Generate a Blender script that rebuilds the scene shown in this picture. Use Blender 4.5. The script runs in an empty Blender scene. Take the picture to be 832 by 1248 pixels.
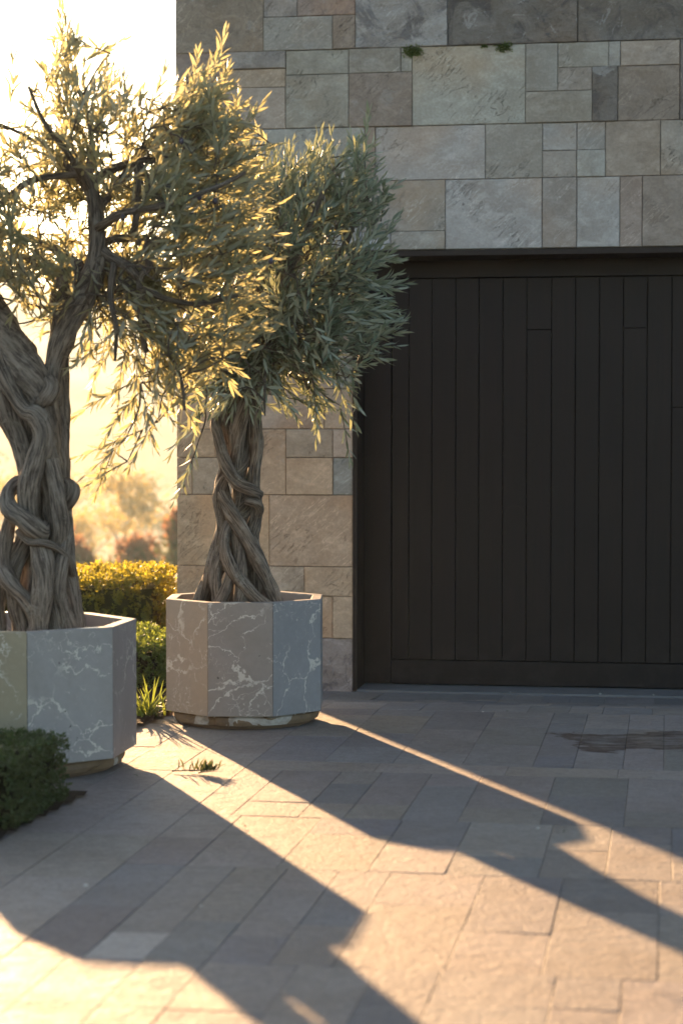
import bpy, bmesh, math, random
import numpy as np
from mathutils import Vector, Matrix, noise

C = bpy.context.scene.collection
rad = math.radians
random.seed(7)
rng = np.random.default_rng(11)

# ------------------------------------------------------------------ camera
F = 2500.0                      # focal length in photo pixels (832 x 1248)
HC = 1.4                        # camera height
HORIZ = 533.0
PITCH = math.atan((624 - HORIZ) / F)
cam_d = bpy.data.cameras.new('camera')
cam = bpy.data.objects.new('camera', cam_d)
C.objects.link(cam)
cam.location = (0, 0, HC)
cam.rotation_euler = (rad(90) - PITCH, 0, 0)
cam_d.sensor_fit = 'VERTICAL'
cam_d.sensor_height = 36
cam_d.lens = 36 * F / 1248
cam_d.clip_end = 3000
cam_d.dof.use_dof = True
cam_d.dof.focus_distance = 10.8
cam_d.dof.aperture_fstop = 2.6
bpy.context.scene.camera = cam

# ------------------------------------------------------------------ light
SUN_AZ = rad(18.7)              # towards the left of the view axis
SUN_EL = rad(11.5)
w = bpy.data.worlds.new('World')
bpy.context.scene.world = w
w.use_nodes = True
wn = w.node_tree
sky = wn.nodes.new('ShaderNodeTexSky')
sky.sky_type = 'NISHITA'
sky.sun_disc = False
sky.sun_elevation = SUN_EL
sky.sun_rotation = -SUN_AZ
sky.air_density = 1.0
sky.dust_density = .8
bg = wn.nodes['Background']
wn.links.new(sky.outputs[0], bg.inputs[0])
bg.inputs[1].default_value = 0.052
sd = bpy.data.lights.new('sun', 'SUN')
sd.energy = 5.0
sd.angle = rad(0.6)
sd.color = (1.0, 0.61, 0.30)
sun = bpy.data.objects.new('sun', sd)
C.objects.link(sun)
sv = Vector((-math.sin(SUN_AZ) * math.cos(SUN_EL), math.cos(SUN_AZ) * math.cos(SUN_EL), math.sin(SUN_EL)))
sun.rotation_euler = sv.to_track_quat('Z', 'Y').to_euler()
sun.location = sv * 30
vs = bpy.context.scene.view_settings
vs.view_transform = 'Standard'
vs.look = 'None'
vs.gamma = 1
vs.use_curve_mapping = False
vs.exposure = 2.76
bpy.context.scene.cycles.volume_bounces = 1
bpy.context.scene.cycles.max_bounces = 8
bpy.context.scene.cycles.use_denoising = True

# ------------------------------------------------------------------ helpers
def ray(px, py):
    x = (px - 416) / F
    y = -(py - 624) / F
    c, s = math.cos(PITCH), math.sin(PITCH)
    return Vector((x, c + s * y, -s + c * y))

def P(px, py, d):
    """point seen at photo pixel (px,py) at distance d along +Y"""
    r = ray(px, py)
    return Vector((0, 0, HC)) + r * (d / r.y)

def G(px, py, z=0.0):
    r = ray(px, py)
    return Vector((0, 0, HC)) + r * ((z - HC) / r.z)

ANG = rad(9)
CA, SA = math.cos(ANG), math.sin(ANG)
DC = 13.2
XC = P(218, 600, DC).x
ZB = -0.214
SL = -2.45
def to_local(v):
    dx, dy = v.x - XC, v.y - DC
    return (dx * CA - dy * SA, dx * SA + dy * CA)
def from_local(x, y):
    return (XC + x * CA + y * SA, DC - x * SA + y * CA)
def ground_z(ly):  # dip before the wall is added to shift the house's shadow edge
    t = min(1, max(0, (ly - SL) / (-.15 - SL)))
    return ZB * (t * t * (3 - 2 * t))
def Wl(px, py, off=0.0):
    """point of the front wall plane (local y = off) seen at a photo pixel -> local x, z"""
    r = ray(px, py)
    ox, oy = to_local(Vector((0, 0, 0)))
    rx, ry = r.x * CA - r.y * SA, r.x * SA + r.y * CA
    k = (off - oy) / ry
    return ox + rx * k, HC + r.z * k - ZB

def tag(o, label=None, cat=None, group=None, kind=None):
    if label: o['label'] = label
    if cat: o['category'] = cat
    if group: o['group'] = group
    if kind: o['kind'] = kind
    return o

def empty(name, loc=(0, 0, 0), rz=0.0):
    o = bpy.data.objects.new(name, None)
    o.location = loc
    o.rotation_euler = (0, 0, rz)
    o.empty_display_size = 0.2
    C.objects.link(o)
    return o

def mesh_obj(name, verts, faces, mat, parent=None, smooth=False, attrs=None, mats=None, midx=None):
    me = bpy.data.meshes.new(name)
    me.from_pydata([tuple(v) for v in verts], [], faces)
    if mats:
        for m in mats: me.materials.append(m)
        if midx is not None: me.polygons.foreach_set('material_index', midx)
    else:
        me.materials.append(mat)
    if smooth:
        me.polygons.foreach_set('use_smooth', [True] * len(me.polygons))
    for k, (typ, dom, data) in (attrs or {}).items():
        a = me.attributes.new(k, typ, dom)
        if typ == 'FLOAT': a.data.foreach_set('value', np.asarray(data, dtype=np.float32).ravel())
        elif typ == 'FLOAT_VECTOR': a.data.foreach_set('vector', np.asarray(data, dtype=np.float32).ravel())
        else: a.data.foreach_set('color', np.asarray(data, dtype=np.float32).ravel())
    me.update()
    o = bpy.data.objects.new(name, me)
    C.objects.link(o)
    if parent: o.parent = parent
    return o

def bevel(o, w_=0.003, seg=2):
    m = o.modifiers.new('bevel', 'BEVEL')
    m.width = w_
    m.segments = seg
    m.limit_method = 'ANGLE'
    m.angle_limit = rad(25)
    return o

class MB:
    def __init__(s): s.v, s.f = [], []
    def box(s, x0, x1, y0, y1, z0, z1):
        n = len(s.v)
        s.v += [(x0,y0,z0),(x1,y0,z0),(x1,y1,z0),(x0,y1,z0),(x0,y0,z1),(x1,y0,z1),(x1,y1,z1),(x0,y1,z1)]
        s.f += [(n,n+3,n+2,n+1),(n+4,n+5,n+6,n+7),(n,n+1,n+5,n+4),(n+1,n+2,n+6,n+5),(n+2,n+3,n+7,n+6),(n+3,n,n+4,n+7)]
        return s
    def lathe(s, prof, n=64, cx=0, cy=0):
        b = len(s.v)
        for (r, z) in prof:
            for i in range(n):
                a = 2*math.pi*i/n
                s.v.append((cx + r*math.cos(a), cy + r*math.sin(a), z))
        for j in range(len(prof)-1):
            for i in range(n):
                i2 = (i+1) % n
                s.f.append((b+j*n+i, b+j*n+i2, b+(j+1)*n+i2, b+(j+1)*n+i))
        s.f.append(tuple(b+i for i in reversed(range(n))))
        s.f.append(tuple(b+(len(prof)-1)*n+i for i in range(n)))
        return s
    def build(s, name, mat, parent=None, **k): return mesh_obj(name, s.v, s.f, mat, parent, **k)

# ------------------------------------------------------------------ materials
class Mt:
    def __init__(s, name):
        s.m = bpy.data.materials.new(name)
        s.m.use_nodes = True
        s.t = s.m.node_tree
        s.b = s.t.nodes['Principled BSDF']
        s.out = s.t.nodes['Material Output']
    def n(s, typ, ins=None, **props):
        nd = s.t.nodes.new('ShaderNode' + typ)
        for k, v in props.items(): setattr(nd, k, v)
        for k, v in (ins or {}).items(): s.set(nd.inputs[k], v)
        return nd
    def set(s, inp, v):
        if isinstance(v, bpy.types.NodeSocket): s.t.links.new(v, inp)
        elif isinstance(v, tuple) and len(v) == 3 and inp.type == 'RGBA': inp.default_value = (*v, 1)
        else: inp.default_value = v
    def math(s, op, a, b=0.0, c=0.0, clamp=False):
        return s.n('Math', {0: a, 1: b, 2: c}, operation=op, use_clamp=clamp).outputs[0]
    def noise(s, vec, scale, detail=4, rough=0.55, dist=0.0, out=0):
        return s.n('TexNoise', {'Vector': vec, 'Scale': scale, 'Detail': detail, 'Roughness': rough, 'Distortion': dist}).outputs[out]
    def mix(s, f, a, b, bt='MIX'):
        nd = s.n('Mix', data_type='RGBA', blend_type=bt)
        s.set(nd.inputs[0], f); s.set(nd.inputs[6], a); s.set(nd.inputs[7], b)
        return nd.outputs[2]
    def ramp(s, v, lo, hi, a=0.0, b=1.0):
        return s.n('MapRange', {'Value': v, 'From Min': lo, 'From Max': hi, 'To Min': a, 'To Max': b}, clamp=True).outputs[0]
    def attr(s, name, out='Vector'): return s.n('Attribute', attribute_name=name).outputs[out]
    def obj(s): return s.n('TexCoord').outputs['Object']
    def scale(s, vec, sc):
        return s.n('VectorMath', {0: vec, 1: sc}, operation='MULTIPLY').outputs[0]
    def add(s, a, b): return s.n('VectorMath', {0: a, 1: b}, operation='ADD').outputs[0]
    def bump(s, h, dist=0.01, strength=1.0, normal=None):
        nd = s.n('Bump', {'Height': h, 'Distance': dist, 'Strength': strength})
        if normal is not None: s.set(nd.inputs['Normal'], normal)
        return nd.outputs[0]
    def fin(s, col=None, rough=None, normal=None, spec=None):
        if col is not None: s.set(s.b.inputs['Base Color'], col)
        if rough is not None: s.set(s.b.inputs['Roughness'], rough)
        if normal is not None: s.set(s.b.inputs['Normal'], normal)
        if spec is not None: s.b.inputs['Specular IOR Level'].default_value = spec
        return s.m

def mat_stone(name, basis=0):
    """cladding / paving stone: base tone from the 'tint' attribute, per-stone 'seed' and 'rug' """
    M = Mt(name)
    tint = M.attr('tint', 'Color')
    seed = M.attr('seed', 'Vector')
    rug = M.attr('rug', 'Fac')
    p = M.add(M.obj(), seed)
    n1 = M.noise(p, 2.2, 6, 0.62, 0.6)
    n2 = M.noise(M.n('VectorRotate', {'Vector': M.scale(p, (1.0, 1.0, 1.9)), 'Axis': (0, 1, 0), 'Angle': .5}, rotation_type='AXIS_ANGLE').outputs[0], 6.5, 9, 0.72, .35)
    n3 = M.noise(p, 60, 4, 0.7)
    # big cloud tone
    c = M.mix(M.ramp(n1, .38, .66, 0, .75), tint, M.mix(1.0, tint, (.78, .72, .66), 'MULTIPLY'))
    c = M.mix(M.ramp(n2, .48, .68, 0, .6), c, M.mix(1.0, tint, (1.42, 1.42, 1.44), 'MULTIPLY'))
    hue = M.noise(p, 1.4, 3, 0.5, 0.3)
    c = M.mix(M.ramp(hue, .56, .72, 0, .45), c, M.mix(1.0, tint, (1.18, .86, .60), 'MULTIPLY'))
    # dark mineral patches on rugged stones
    pat = M.noise(p, 3.6, 10, 0.72, 1.2)
    pm = M.math('MULTIPLY', M.ramp(pat, .50, .58), M.math('MULTIPLY', rug, .75))
    c = M.mix(pm, c, M.mix(1.0, tint, (.42, .42, .46), 'MULTIPLY'))
    pw = M.math('MULTIPLY', M.ramp(M.noise(p, 4.1, 9, .7, 2.0), .60, .63), M.math('MULTIPLY', rug, .6))
    c = M.mix(pw, c, (.42, .41, .40))
    # hairline diagonal veins
    rot = M.n('VectorRotate', {'Vector': p, 'Axis': (0, 1, 0), 'Angle': .75}, rotation_type='AXIS_ANGLE').outputs[0]
    v = M.noise(M.scale(rot, (1.0, 1.0, 7.0)), 2.6, 5, .6, .8)
    vein = M.ramp(M.math('ABSOLUTE', M.math('SUBTRACT', v, .5)), 0.0, .012, 1, 0)
    vein = M.math('MULTIPLY', vein, M.ramp(M.noise(p, 2.7, 2), .5, .62))
    c = M.mix(M.math('MULTIPLY', vein, .8), c, M.mix(1.0, tint, (1.7, 1.7, 1.7), 'MULTIPLY'))
    v2 = M.noise(M.scale(rot, (1.3, 1.0, 5.0)), 3.3, 6, .65, 1.3)
    crk = M.ramp(M.math('ABSOLUTE', M.math('SUBTRACT', v2, .47)), 0.0, .008, 1, 0)
    crk = M.math('MULTIPLY', crk, M.ramp(M.noise(p, 3.1, 2), .52, .6))
    c = M.mix(M.math('MULTIPLY', crk, .85), c, M.mix(1.0, tint, (.4, .36, .33), 'MULTIPLY'))
    # pits
    vo = M.n('TexVoronoi', {'Vector': p, 'Scale': 45.0}).outputs['Distance']
    pit = M.math('MULTIPLY', M.ramp(vo, .0, .16, 1, 0), M.ramp(M.noise(p, 5, 2), .55, .65))
    c = M.mix(M.math('MULTIPLY', pit, .6), c, M.mix(1.0, tint, (.45, .4, .35), 'MULTIPLY'))
    c = M.mix(M.ramp(n3, .35, .65, 0, .45), c, M.mix(1.0, c, (.62, .61, .60), 'MULTIPLY'))
    h = M.math('ADD', M.math('MULTIPLY', n3, .22), M.math('MULTIPLY', M.math('MULTIPLY', n2, M.math('ADD', M.math('MULTIPLY', rug, 1.6), .35)), 1.0))
    h = M.math('SUBTRACT', h, M.math('MULTIPLY', M.math('ADD', pit, crk), .3))
    return M, c, h

M_, c_, h_ = mat_stone('wall_stone')
STONE = M_.fin(c_, .82, M_.bump(h_, .015, .9), .3)

# paving
M_ = Mt('paving_stone')
tint = M_.attr('tint', 'Color'); seed = M_.attr('seed', 'Vector')
p = M_.add(M_.obj(), seed)
n1 = M_.noise(p, 2.5, 5, .6, .4); n2 = M_.noise(p, 9, 6, .65, .8); n3 = M_.noise(p, 70, 4, .7); n4 = M_.noise(p, 22, 4, .65)
c = M_.mix(M_.ramp(n1, .4, .65, 0, .7), tint, M_.mix(1.0, tint, (.80, .74, .70), 'MULTIPLY'))
c = M_.mix(M_.ramp(n2, .5, .72, 0, .5), c, M_.mix(1.0, tint, (1.25, 1.22, 1.2), 'MULTIPLY'))
c = M_.mix(M_.ramp(n3, .3, .7, 0, .7), c, M_.mix(1.0, c, (.55, .53, .52), 'MULTIPLY'))
c = M_.mix(M_.ramp(n4, .45, .7, 0, .5), c, M_.mix(1.0, c, (.66, .64, .62), 'MULTIPLY'))
world = M_.obj()
# dried run-off stain on the slabs by the door
sx = M_.n('SeparateXYZ', {0: world})
cx, cy = to_local(G(815, 903))
dx = M_.math('MULTIPLY', M_.math('SUBTRACT', sx.outputs[0], cx + .20), 1.35)
dy = M_.math('MULTIPLY', M_.math('SUBTRACT', sx.outputs[1], cy), 2.6)
wob = M_.noise(world, 2.6, 5, .6, .5)
rr = M_.math('ADD', M_.math('SQRT', M_.math('ADD', M_.math('MULTIPLY', dx, dx), M_.math('MULTIPLY', dy, dy))), M_.math('MULTIPLY', M_.math('SUBTRACT', wob, .5), 2.2))
inside = M_.ramp(rr, .80, .88, 1, 0)
streak = M_.noise(M_.scale(world, (1.2, 6.0, 1.0)), 2.0, 4, .6, 1.2)
sm = M_.math('MULTIPLY', inside, M_.math('MAXIMUM', M_.ramp(rr, .55, .8, .3, 1), M_.ramp(M_.math('ABSOLUTE', M_.math('SUBTRACT', streak, .5)), .02, .07, 1, 0)))
c = M_.mix(M_.math('MULTIPLY', sm, .95), c, (.05, .028, .018))
h = M_.math('ADD', M_.math('MULTIPLY', n3, .25), M_.math('ADD', M_.math('MULTIPLY', n2, .35), M_.math('MULTIPLY', n4, .28)))
PAVE = M_.fin(c, M_.ramp(n2, .3, .7, .62, .8), M_.bump(h, .018, .9), .35)

def mat_marble(name, base, seed, second=None):
    M = Mt(name)
    p = M.add(M.obj(), (seed * 3.17, seed * 1.73, seed * 2.31))
    n1 = M.noise(p, 3.2, 5, .6, .6)
    base2 = second or tuple(b * .78 for b in base)
    c = M.mix(M.ramp(n1, .38, .66), base, base2)
    c = M.mix(M.ramp(M.noise(p, 30, 4, .65), .35, .7, 0, .25), c, tuple(b * .6 for b in base))
    warp = M.n('TexNoise', {'Vector': p, 'Scale': 3.5, 'Detail': 5, 'Roughness': .62}).outputs['Color']
    q = M.add(p, M.n('VectorMath', {0: warp, 'Scale': .34}, operation='SCALE').outputs[0])
    q = M.n('VectorRotate', {'Vector': q, 'Axis': (0, 1, 0), 'Angle': .6 + seed * .7}, rotation_type='AXIS_ANGLE').outputs[0]
    ed = M.n('TexVoronoi', {'Vector': M.scale(q, (1.7, 1.2, .75)), 'Scale': 3.2}, feature='DISTANCE_TO_EDGE').outputs['Distance']
    wid = M.ramp(M.noise(p, 5, 3), .42, .72, .003, .042)
    v1 = M.math('MULTIPLY', M.math('LESS_THAN', ed, wid), M.ramp(M.noise(p, 3.0, 3, .6), .40, .52))
    ed2 = M.n('TexVoronoi', {'Vector': q, 'Scale': 11.0}, feature='DISTANCE_TO_EDGE').outputs['Distance']
    v2 = M.math('MULTIPLY', M.ramp(ed2, .008, .022, 1, 0), M.ramp(M.noise(p, 4.3, 3, .6), .52, .60))
    fl = M.math('MULTIPLY', M.math('GREATER_THAN', M.noise(p, 38, 3, .5, 1.0), .66), M.ramp(M.noise(p, 6, 2), .45, .6))
    brk = M.ramp(M.noise(p, 45, 3, .7), .36, .50)
    vv = M.math('MULTIPLY', M.math('MAXIMUM', M.math('MAXIMUM', v1, M.math('MULTIPLY', v2, .75)), M.math('MULTIPLY', fl, .7)), brk)
    c = M.mix(M.math('MULTIPLY', vv, .72), c, (.56, .52, .47))
    pit = M.math('GREATER_THAN', M.noise(p, 26, 2, .5), .76)
    c = M.mix(M.math('MULTIPLY', pit, .8), c, (.05, .045, .04))
    hgt = M.math('ADD', M.noise(p, 90, 3, .6), M.math('MULTIPLY', vv, .6))
    return M.fin(c, .48, M.bump(hgt, .0015, .4), .4)

MARB = [mat_marble('marble_beige', (.29, .24, .20), 1.0, (.305, .24, .185)),
        mat_marble('marble_grey_brown', (.245, .215, .20), 2.2, (.22, .19, .17)),
        mat_marble('marble_blue_grey', (.215, .215, .232), 3.1, (.185, .187, .205)),
        mat_marble('marble_ochre', (.30, .255, .175), 4.3, (.26, .22, .155)),
        mat_marble('marble_cool_grey', (.265, .255, .255), 5.6, (.23, .22, .215)),
        mat_marble('marble_mauve_grey', (.235, .21, .215), 6.4, (.20, .18, .18))]

def mat_ring():
    M = Mt('worn_base_stone')
    p = M.obj()
    n = M.noise(p, 3.1, 4, .6, .8)
    c = M.mix(M.math('GREATER_THAN', n, .54), (.17, .12, .075), (.40, .38, .35))
    c = M.mix(M.ramp(M.noise(p, 24, 5, .65), .4, .7, 0, .6), c, (.09, .07, .055))
    return M.fin(c, .75, M.bump(M.noise(p, 40, 5, .7), .006, .7), .25)
RING = mat_ring()

def mat_soil():
    M = Mt('dark_soil')
    p = M.obj()
    c = M.mix(M.noise(p, 35, 5, .7), (.012, .009, .007), (.075, .05, .035))
    return M.fin(c, .95, M.bump(M.noise(p, 50, 6, .75), .02, 1.0), .15)
SOIL = mat_soil()

def mat_bark():
    M = Mt('olive_bark')
    q = M.attr('fib')
    lo = M.noise(M.scale(q, (1, 1, .16)), 75, 6, .65, .3)
    mid = M.noise(M.scale(q, (1, 1, .3)), 24, 4, .6)
    big = M.noise(M.obj(), 7, 4, .6)
    c = M.mix(M.ramp(lo, .40, .60), (.050, .039, .032), (.235, .197, .165))
    c = M.mix(M.ramp(big, .42, .62, 0, .6), c, M.mix(1.0, c, (1.35, 1.33, 1.3), 'MULTIPLY'))
    c = M.mix(M.ramp(mid, .45, .7, 0, .35), c, (.22, .195, .17))
    pat = M.ramp(M.noise(M.add(M.obj(), (4, 2, 7)), 16, 6, .7, .5), .57, .66)
    c = M.mix(M.math('MULTIPLY', pat, .45), c, (.33, .31, .27))
    h = M.math('ADD', lo, M.math('MULTIPLY', mid, 1.2))
    return M.fin(c, .85, M.bump(h, .011, 1.0), .25)
BARK = mat_bark()

def mat_leaf(name, top, under, trans, rough=.42, tw=.4):
    M = Mt(name)
    r = M.attr('rnd', 'Fac')
    bf = M.n('NewGeometry').outputs['Backfacing']
    topc = M.mix(r, tuple(a * .75 for a in top), tuple(a * 1.3 for a in top))
    c = M.mix(bf, topc, under)
    M.fin(c, rough, None, .5)
    tr = M.n('BsdfTranslucent', {'Color': M.mix(r, trans, tuple(a * .7 for a in trans))})
    mx = M.n('MixShader', {0: tw, 1: M.b.outputs[0], 2: tr.outputs[0]})
    M.t.links.new(mx.outputs[0], M.out.inputs[0])
    return M.m
OLIVE = mat_leaf('olive_leaf', (.095, .12, .08), (.26, .285, .24), (.58, .54, .27), .48, .47)
OLIVE_SHADE = mat_leaf('shaded_silvery_olive_leaf', (.115, .15, .105), (.30, .34, .28), (.40, .42, .22), .48, .28)  # same olive leaf, cooler and less translucent to paint in the wall's shade
BOXL = mat_leaf('box_leaf', (.034, .055, .016), (.05, .07, .025), (.13, .17, .03), .5, .3)
GOLD = mat_leaf('privet_leaf', (.12, .125, .025), (.16, .16, .05), (.52, .44, .05), .5, .5)
GREENL = mat_leaf('green_leaf', (.07, .11, .03), (.10, .13, .05), (.30, .36, .05), .5, .4)
FARY = mat_leaf('yellow_leaf', (.12, .11, .03), (.14, .12, .05), (.55, .40, .10), .6, .5)
REDL = mat_leaf('red_tip_leaf', (.13, .065, .04), (.15, .08, .05), (.42, .20, .10), .6, .45)
DARKL = mat_leaf('dark_leaf', (.05, .07, .03), (.06, .08, .04), (.14, .15, .04), .6, .3)

def plain(name, col, rough=.6, spec=.3, bumpd=.0, sc=40):
    M = Mt(name)
    p = M.obj()
    c = M.mix(M.ramp(M.noise(p, sc * .2, 5, .6), .3, .7), tuple(a * .8 for a in col), tuple(a * 1.15 for a in col))
    return M.fin(c, rough, M.bump(M.noise(p, sc, 4, .6), bumpd, .6) if bumpd else None, spec)
def mat_wood(name, base, streak):
    M = Mt(name)
    q = M.scale(M.obj(), (1, 1, .05))
    q = M.add(q, M.attr('seed'))
    g = M.noise(q, 55, 5, .6)
    c = M.mix(M.ramp(g, .3, .7), base, streak)
    dust = M.math('MULTIPLY', M.ramp(M.n('SeparateXYZ', {0: M.obj()}).outputs[2], .02, .45, 1, 0), M.ramp(M.noise(M.obj(), 7, 6, .7), .45, .75))
    c = M.mix(M.math('MULTIPLY', dust, .3), c, (.10, .085, .07))
    c = M.mix(M.ramp(M.noise(M.add(M.obj(), M.attr('seed')), 1.1, 3), .35, .65, 0, .5), c, tuple(a * .7 for a in base))
    return M.fin(c, M.ramp(g, .3, .7, .45, .6), M.bump(g, .0012, .5), .25)
DOOR = mat_wood('door_wood', (.0125, .0062, .0048), (.021, .0115, .009))
FRAME = mat_wood('frame_wood', (.019, .011, .0085), (.032, .019, .0145))
THRESH = plain('threshold_stone', (.15, .142, .14), .5, .4, .002)

# ------------------------------------------------------------------ ground and hills
def terr(x, y):
    if y < 16: z = -.32
    else:
        t = min(1, (y - 16) / 150)
        z = -.32 - 12 * (t * t * (3 - 2 * t))
    if y > 260:
        k = min(1, (y - 260) / 1000)
        k = k * k * (3 - 2 * k)
        z += k * (88 + 24 * noise.noise(Vector((x * .0022, y * .0015, 3))) + 7 * noise.noise(Vector((x * .011, y * .01, 9))) - .09 * x)
    return z
ys = list(np.concatenate([np.linspace(-80, 16, 12), np.linspace(20, 250, 40), np.linspace(262, 1700, 90)]))
xs = list(np.concatenate([np.linspace(-1250, -260, 34), np.linspace(-240, 150, 60), np.linspace(180, 1250, 34)]))
vv = [(x, y, terr(x, y)) for y in ys for x in xs]
nx = len(xs)
ff = [(j*nx+i, j*nx+i+1, (j+1)*nx+i+1, (j+1)*nx+i) for j in range(len(ys)-1) for i in range(nx-1)]
M_ = Mt('dry_grass_ground')
p = M_.obj()
c = M_.mix(M_.ramp(M_.noise(p, .02, 7, .65), .42, .58), (.06, .065, .04), (.13, .12, .085))
c = M_.mix(M_.ramp(M_.noise(p, 3, 4), .4, .7, 0, .4), c, (.06, .055, .03))
tag(mesh_obj('terrain', vv, ff, M_.fin(c, .95, None, .1), smooth=True), kind='structure')

# ------------------------------------------------------------------ paving
def tone(c, j=.10):
    k = 1 + random.uniform(-j, j)
    return [c[0]*k, c[1]*k*(1+random.uniform(-.02,.02)), c[2]*k*(1+random.uniform(-.04,.04)), 1]
PT = [(.235,.208,.195),(.225,.203,.19),(.215,.198,.192),(.20,.187,.187),(.24,.213,.192),(.21,.196,.187),(.19,.18,.183),(.245,.22,.202)]
PD = [(.175,.16,.158),(.17,.162,.165)]
def tile_grid(rects, name, thick=.05, jit=.0009, gap=.0008):
    V, Fc, T, S, R = [], [], [], [], []
    for (x0, x1, y0, y1, col) in rects:
        b = len(V)
        dz = random.uniform(-jit, jit); tx = random.uniform(-jit, jit); ty = random.uniform(-jit, jit)
        a0, a1, b0, b1 = x0+gap, x1-gap, y0+gap, y1-gap
        bw = .0015
        for ring, zz in ((0, -thick), (0, -bw*.8), (bw, 0)):
            for (X, Y, sx, sy) in ((a0+ring,b0+ring,-1,-1),(a1-ring,b0+ring,1,-1),(a1-ring,b1-ring,1,1),(a0+ring,b1-ring,-1,1)):
                V.append((X, Y, ground_z(Y) - ZB + zz + dz + tx*sx + ty*sy))
        for k in (0, 4):
            for i in range(4):
                i2 = (i+1) % 4
                Fc.append((b+k+i, b+k+i2, b+k+4+i2, b+k+4+i))
        Fc.append((b+8, b+9, b+10, b+11))
        sd_ = (random.uniform(0, 40), random.uniform(0, 40), random.uniform(0, 40))
        T += [col]*12; S += [sd_]*12; R += [0.0]*12
    return mesh_obj(name, V, Fc, PAVE, attrs={'tint': ('FLOAT_COLOR','POINT',T), 'seed': ('FLOAT_VECTOR','POINT',S), 'rug': ('FLOAT','POINT',R)})
def strips_fill(x0, x1, fixed, pal, widths=(.17, .21, .25, .30), band=None):
    """blocks of pavers running towards the wall; strip widths change from block to block"""
    out = []
    fx = sorted(fixed)
    for lo, hi in zip(fx[:-1], fx[1:]):
        x = x0
        isband = band is not None and lo < band < hi
        while x < x1 - .02:
            W_ = random.choice(widths) * (2.2 if isband else 1)
            if x1 - x - W_ < .12: W_ = x1 - x
            y = lo
            while y < hi - .01:
                L = random.choice([.3, .45, .6, .75])
                y2 = min(y + L, hi)
                if hi - y2 < .2: y2 = hi
                c = tone(random.choice(pal), .10) if random.random() > .07 else tone(random.choice(PD), .06)
                if isband: c = tone((.265, .232, .205), .05)
                out.append((x, x+W_, y, y2, c)); y = y2
            x += W_
    return out
band_y = to_local(G(520, 937))[1]
cuts = [-.04, -.45, -.85, -1.25, -1.65, -2.05, SL, band_y + .12, band_y - .12]
while cuts[-1] > -15.5: cuts.append(cuts[-1] - random.choice([.75, .9, 1.05, 1.2]))
BEDX = to_local(G(0, 1025))[0]            # edge line of the near bed, local x
rects = strips_fill(BEDX + .52, 7.5, cuts, PT, band=band_y)
# border course of long pale slabs beside the bed
y = -16.0
border = []
while y < -.1:
    L = random.choice([.5, .7, .9])
    y2 = min(y + L, -.04)
    if abs(SL - y2) < .3 and y < SL - .01: y2 = SL
    if y < SL - .01 < y2: y2 = SL
    border.append((BEDX, BEDX + .24, y, y2, tone((.255, .225, .205), .08)))
    border.append((BEDX + .24, BEDX + .52, y, y2, tone((.27, .24, .22), .08)))
    y = y2
rects += border
rects += strips_fill(-4.5, BEDX, cuts, PT, (.3, .36, .42))
rects = [r for r in rects if r[1] - r[0] > .05 and r[3] - r[2] > .03]
# one noticeably paler slab in the foreground
lx, ly = to_local(G(152, 1138))
hit = [i for i, r in enumerate(rects) if r[0] <= lx < r[1] and r[2] <= ly < r[3]]
if hit:
    r = rects[hit[0]]
    rects[hit[0]] = (*r[:4], [.35, .32, .30, 1])
pav = tile_grid(rects, 'pavement')
pav.location = (XC, DC, ZB); pav.rotation_euler = (0, 0, -ANG)
tag(pav, kind='structure')
mb = MB()
n = 0
YC = [-17] + [SL + (-.15 - SL) * i / 12 for i in range(13)] + [.6]
for (ya, yb) in zip(YC[:-1], YC[1:]):
    za, zb = ground_z(ya) - ZB - .012, ground_z(yb) - ZB - .012
    b = len(mb.v)
    mb.v += [(-4.6, ya, za), (8.2, ya, za), (8.2, yb, zb), (-4.6, yb, zb)]
    mb.f.append((b, b+1, b+2, b+3))
jo = mb.build('paving_bed', plain('joint_sand', (.155, .138, .125), .95, .1))
jo.location = (XC, DC, ZB); jo.rotation_euler = (0, 0, -ANG)
tag(jo, kind='structure')

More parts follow.
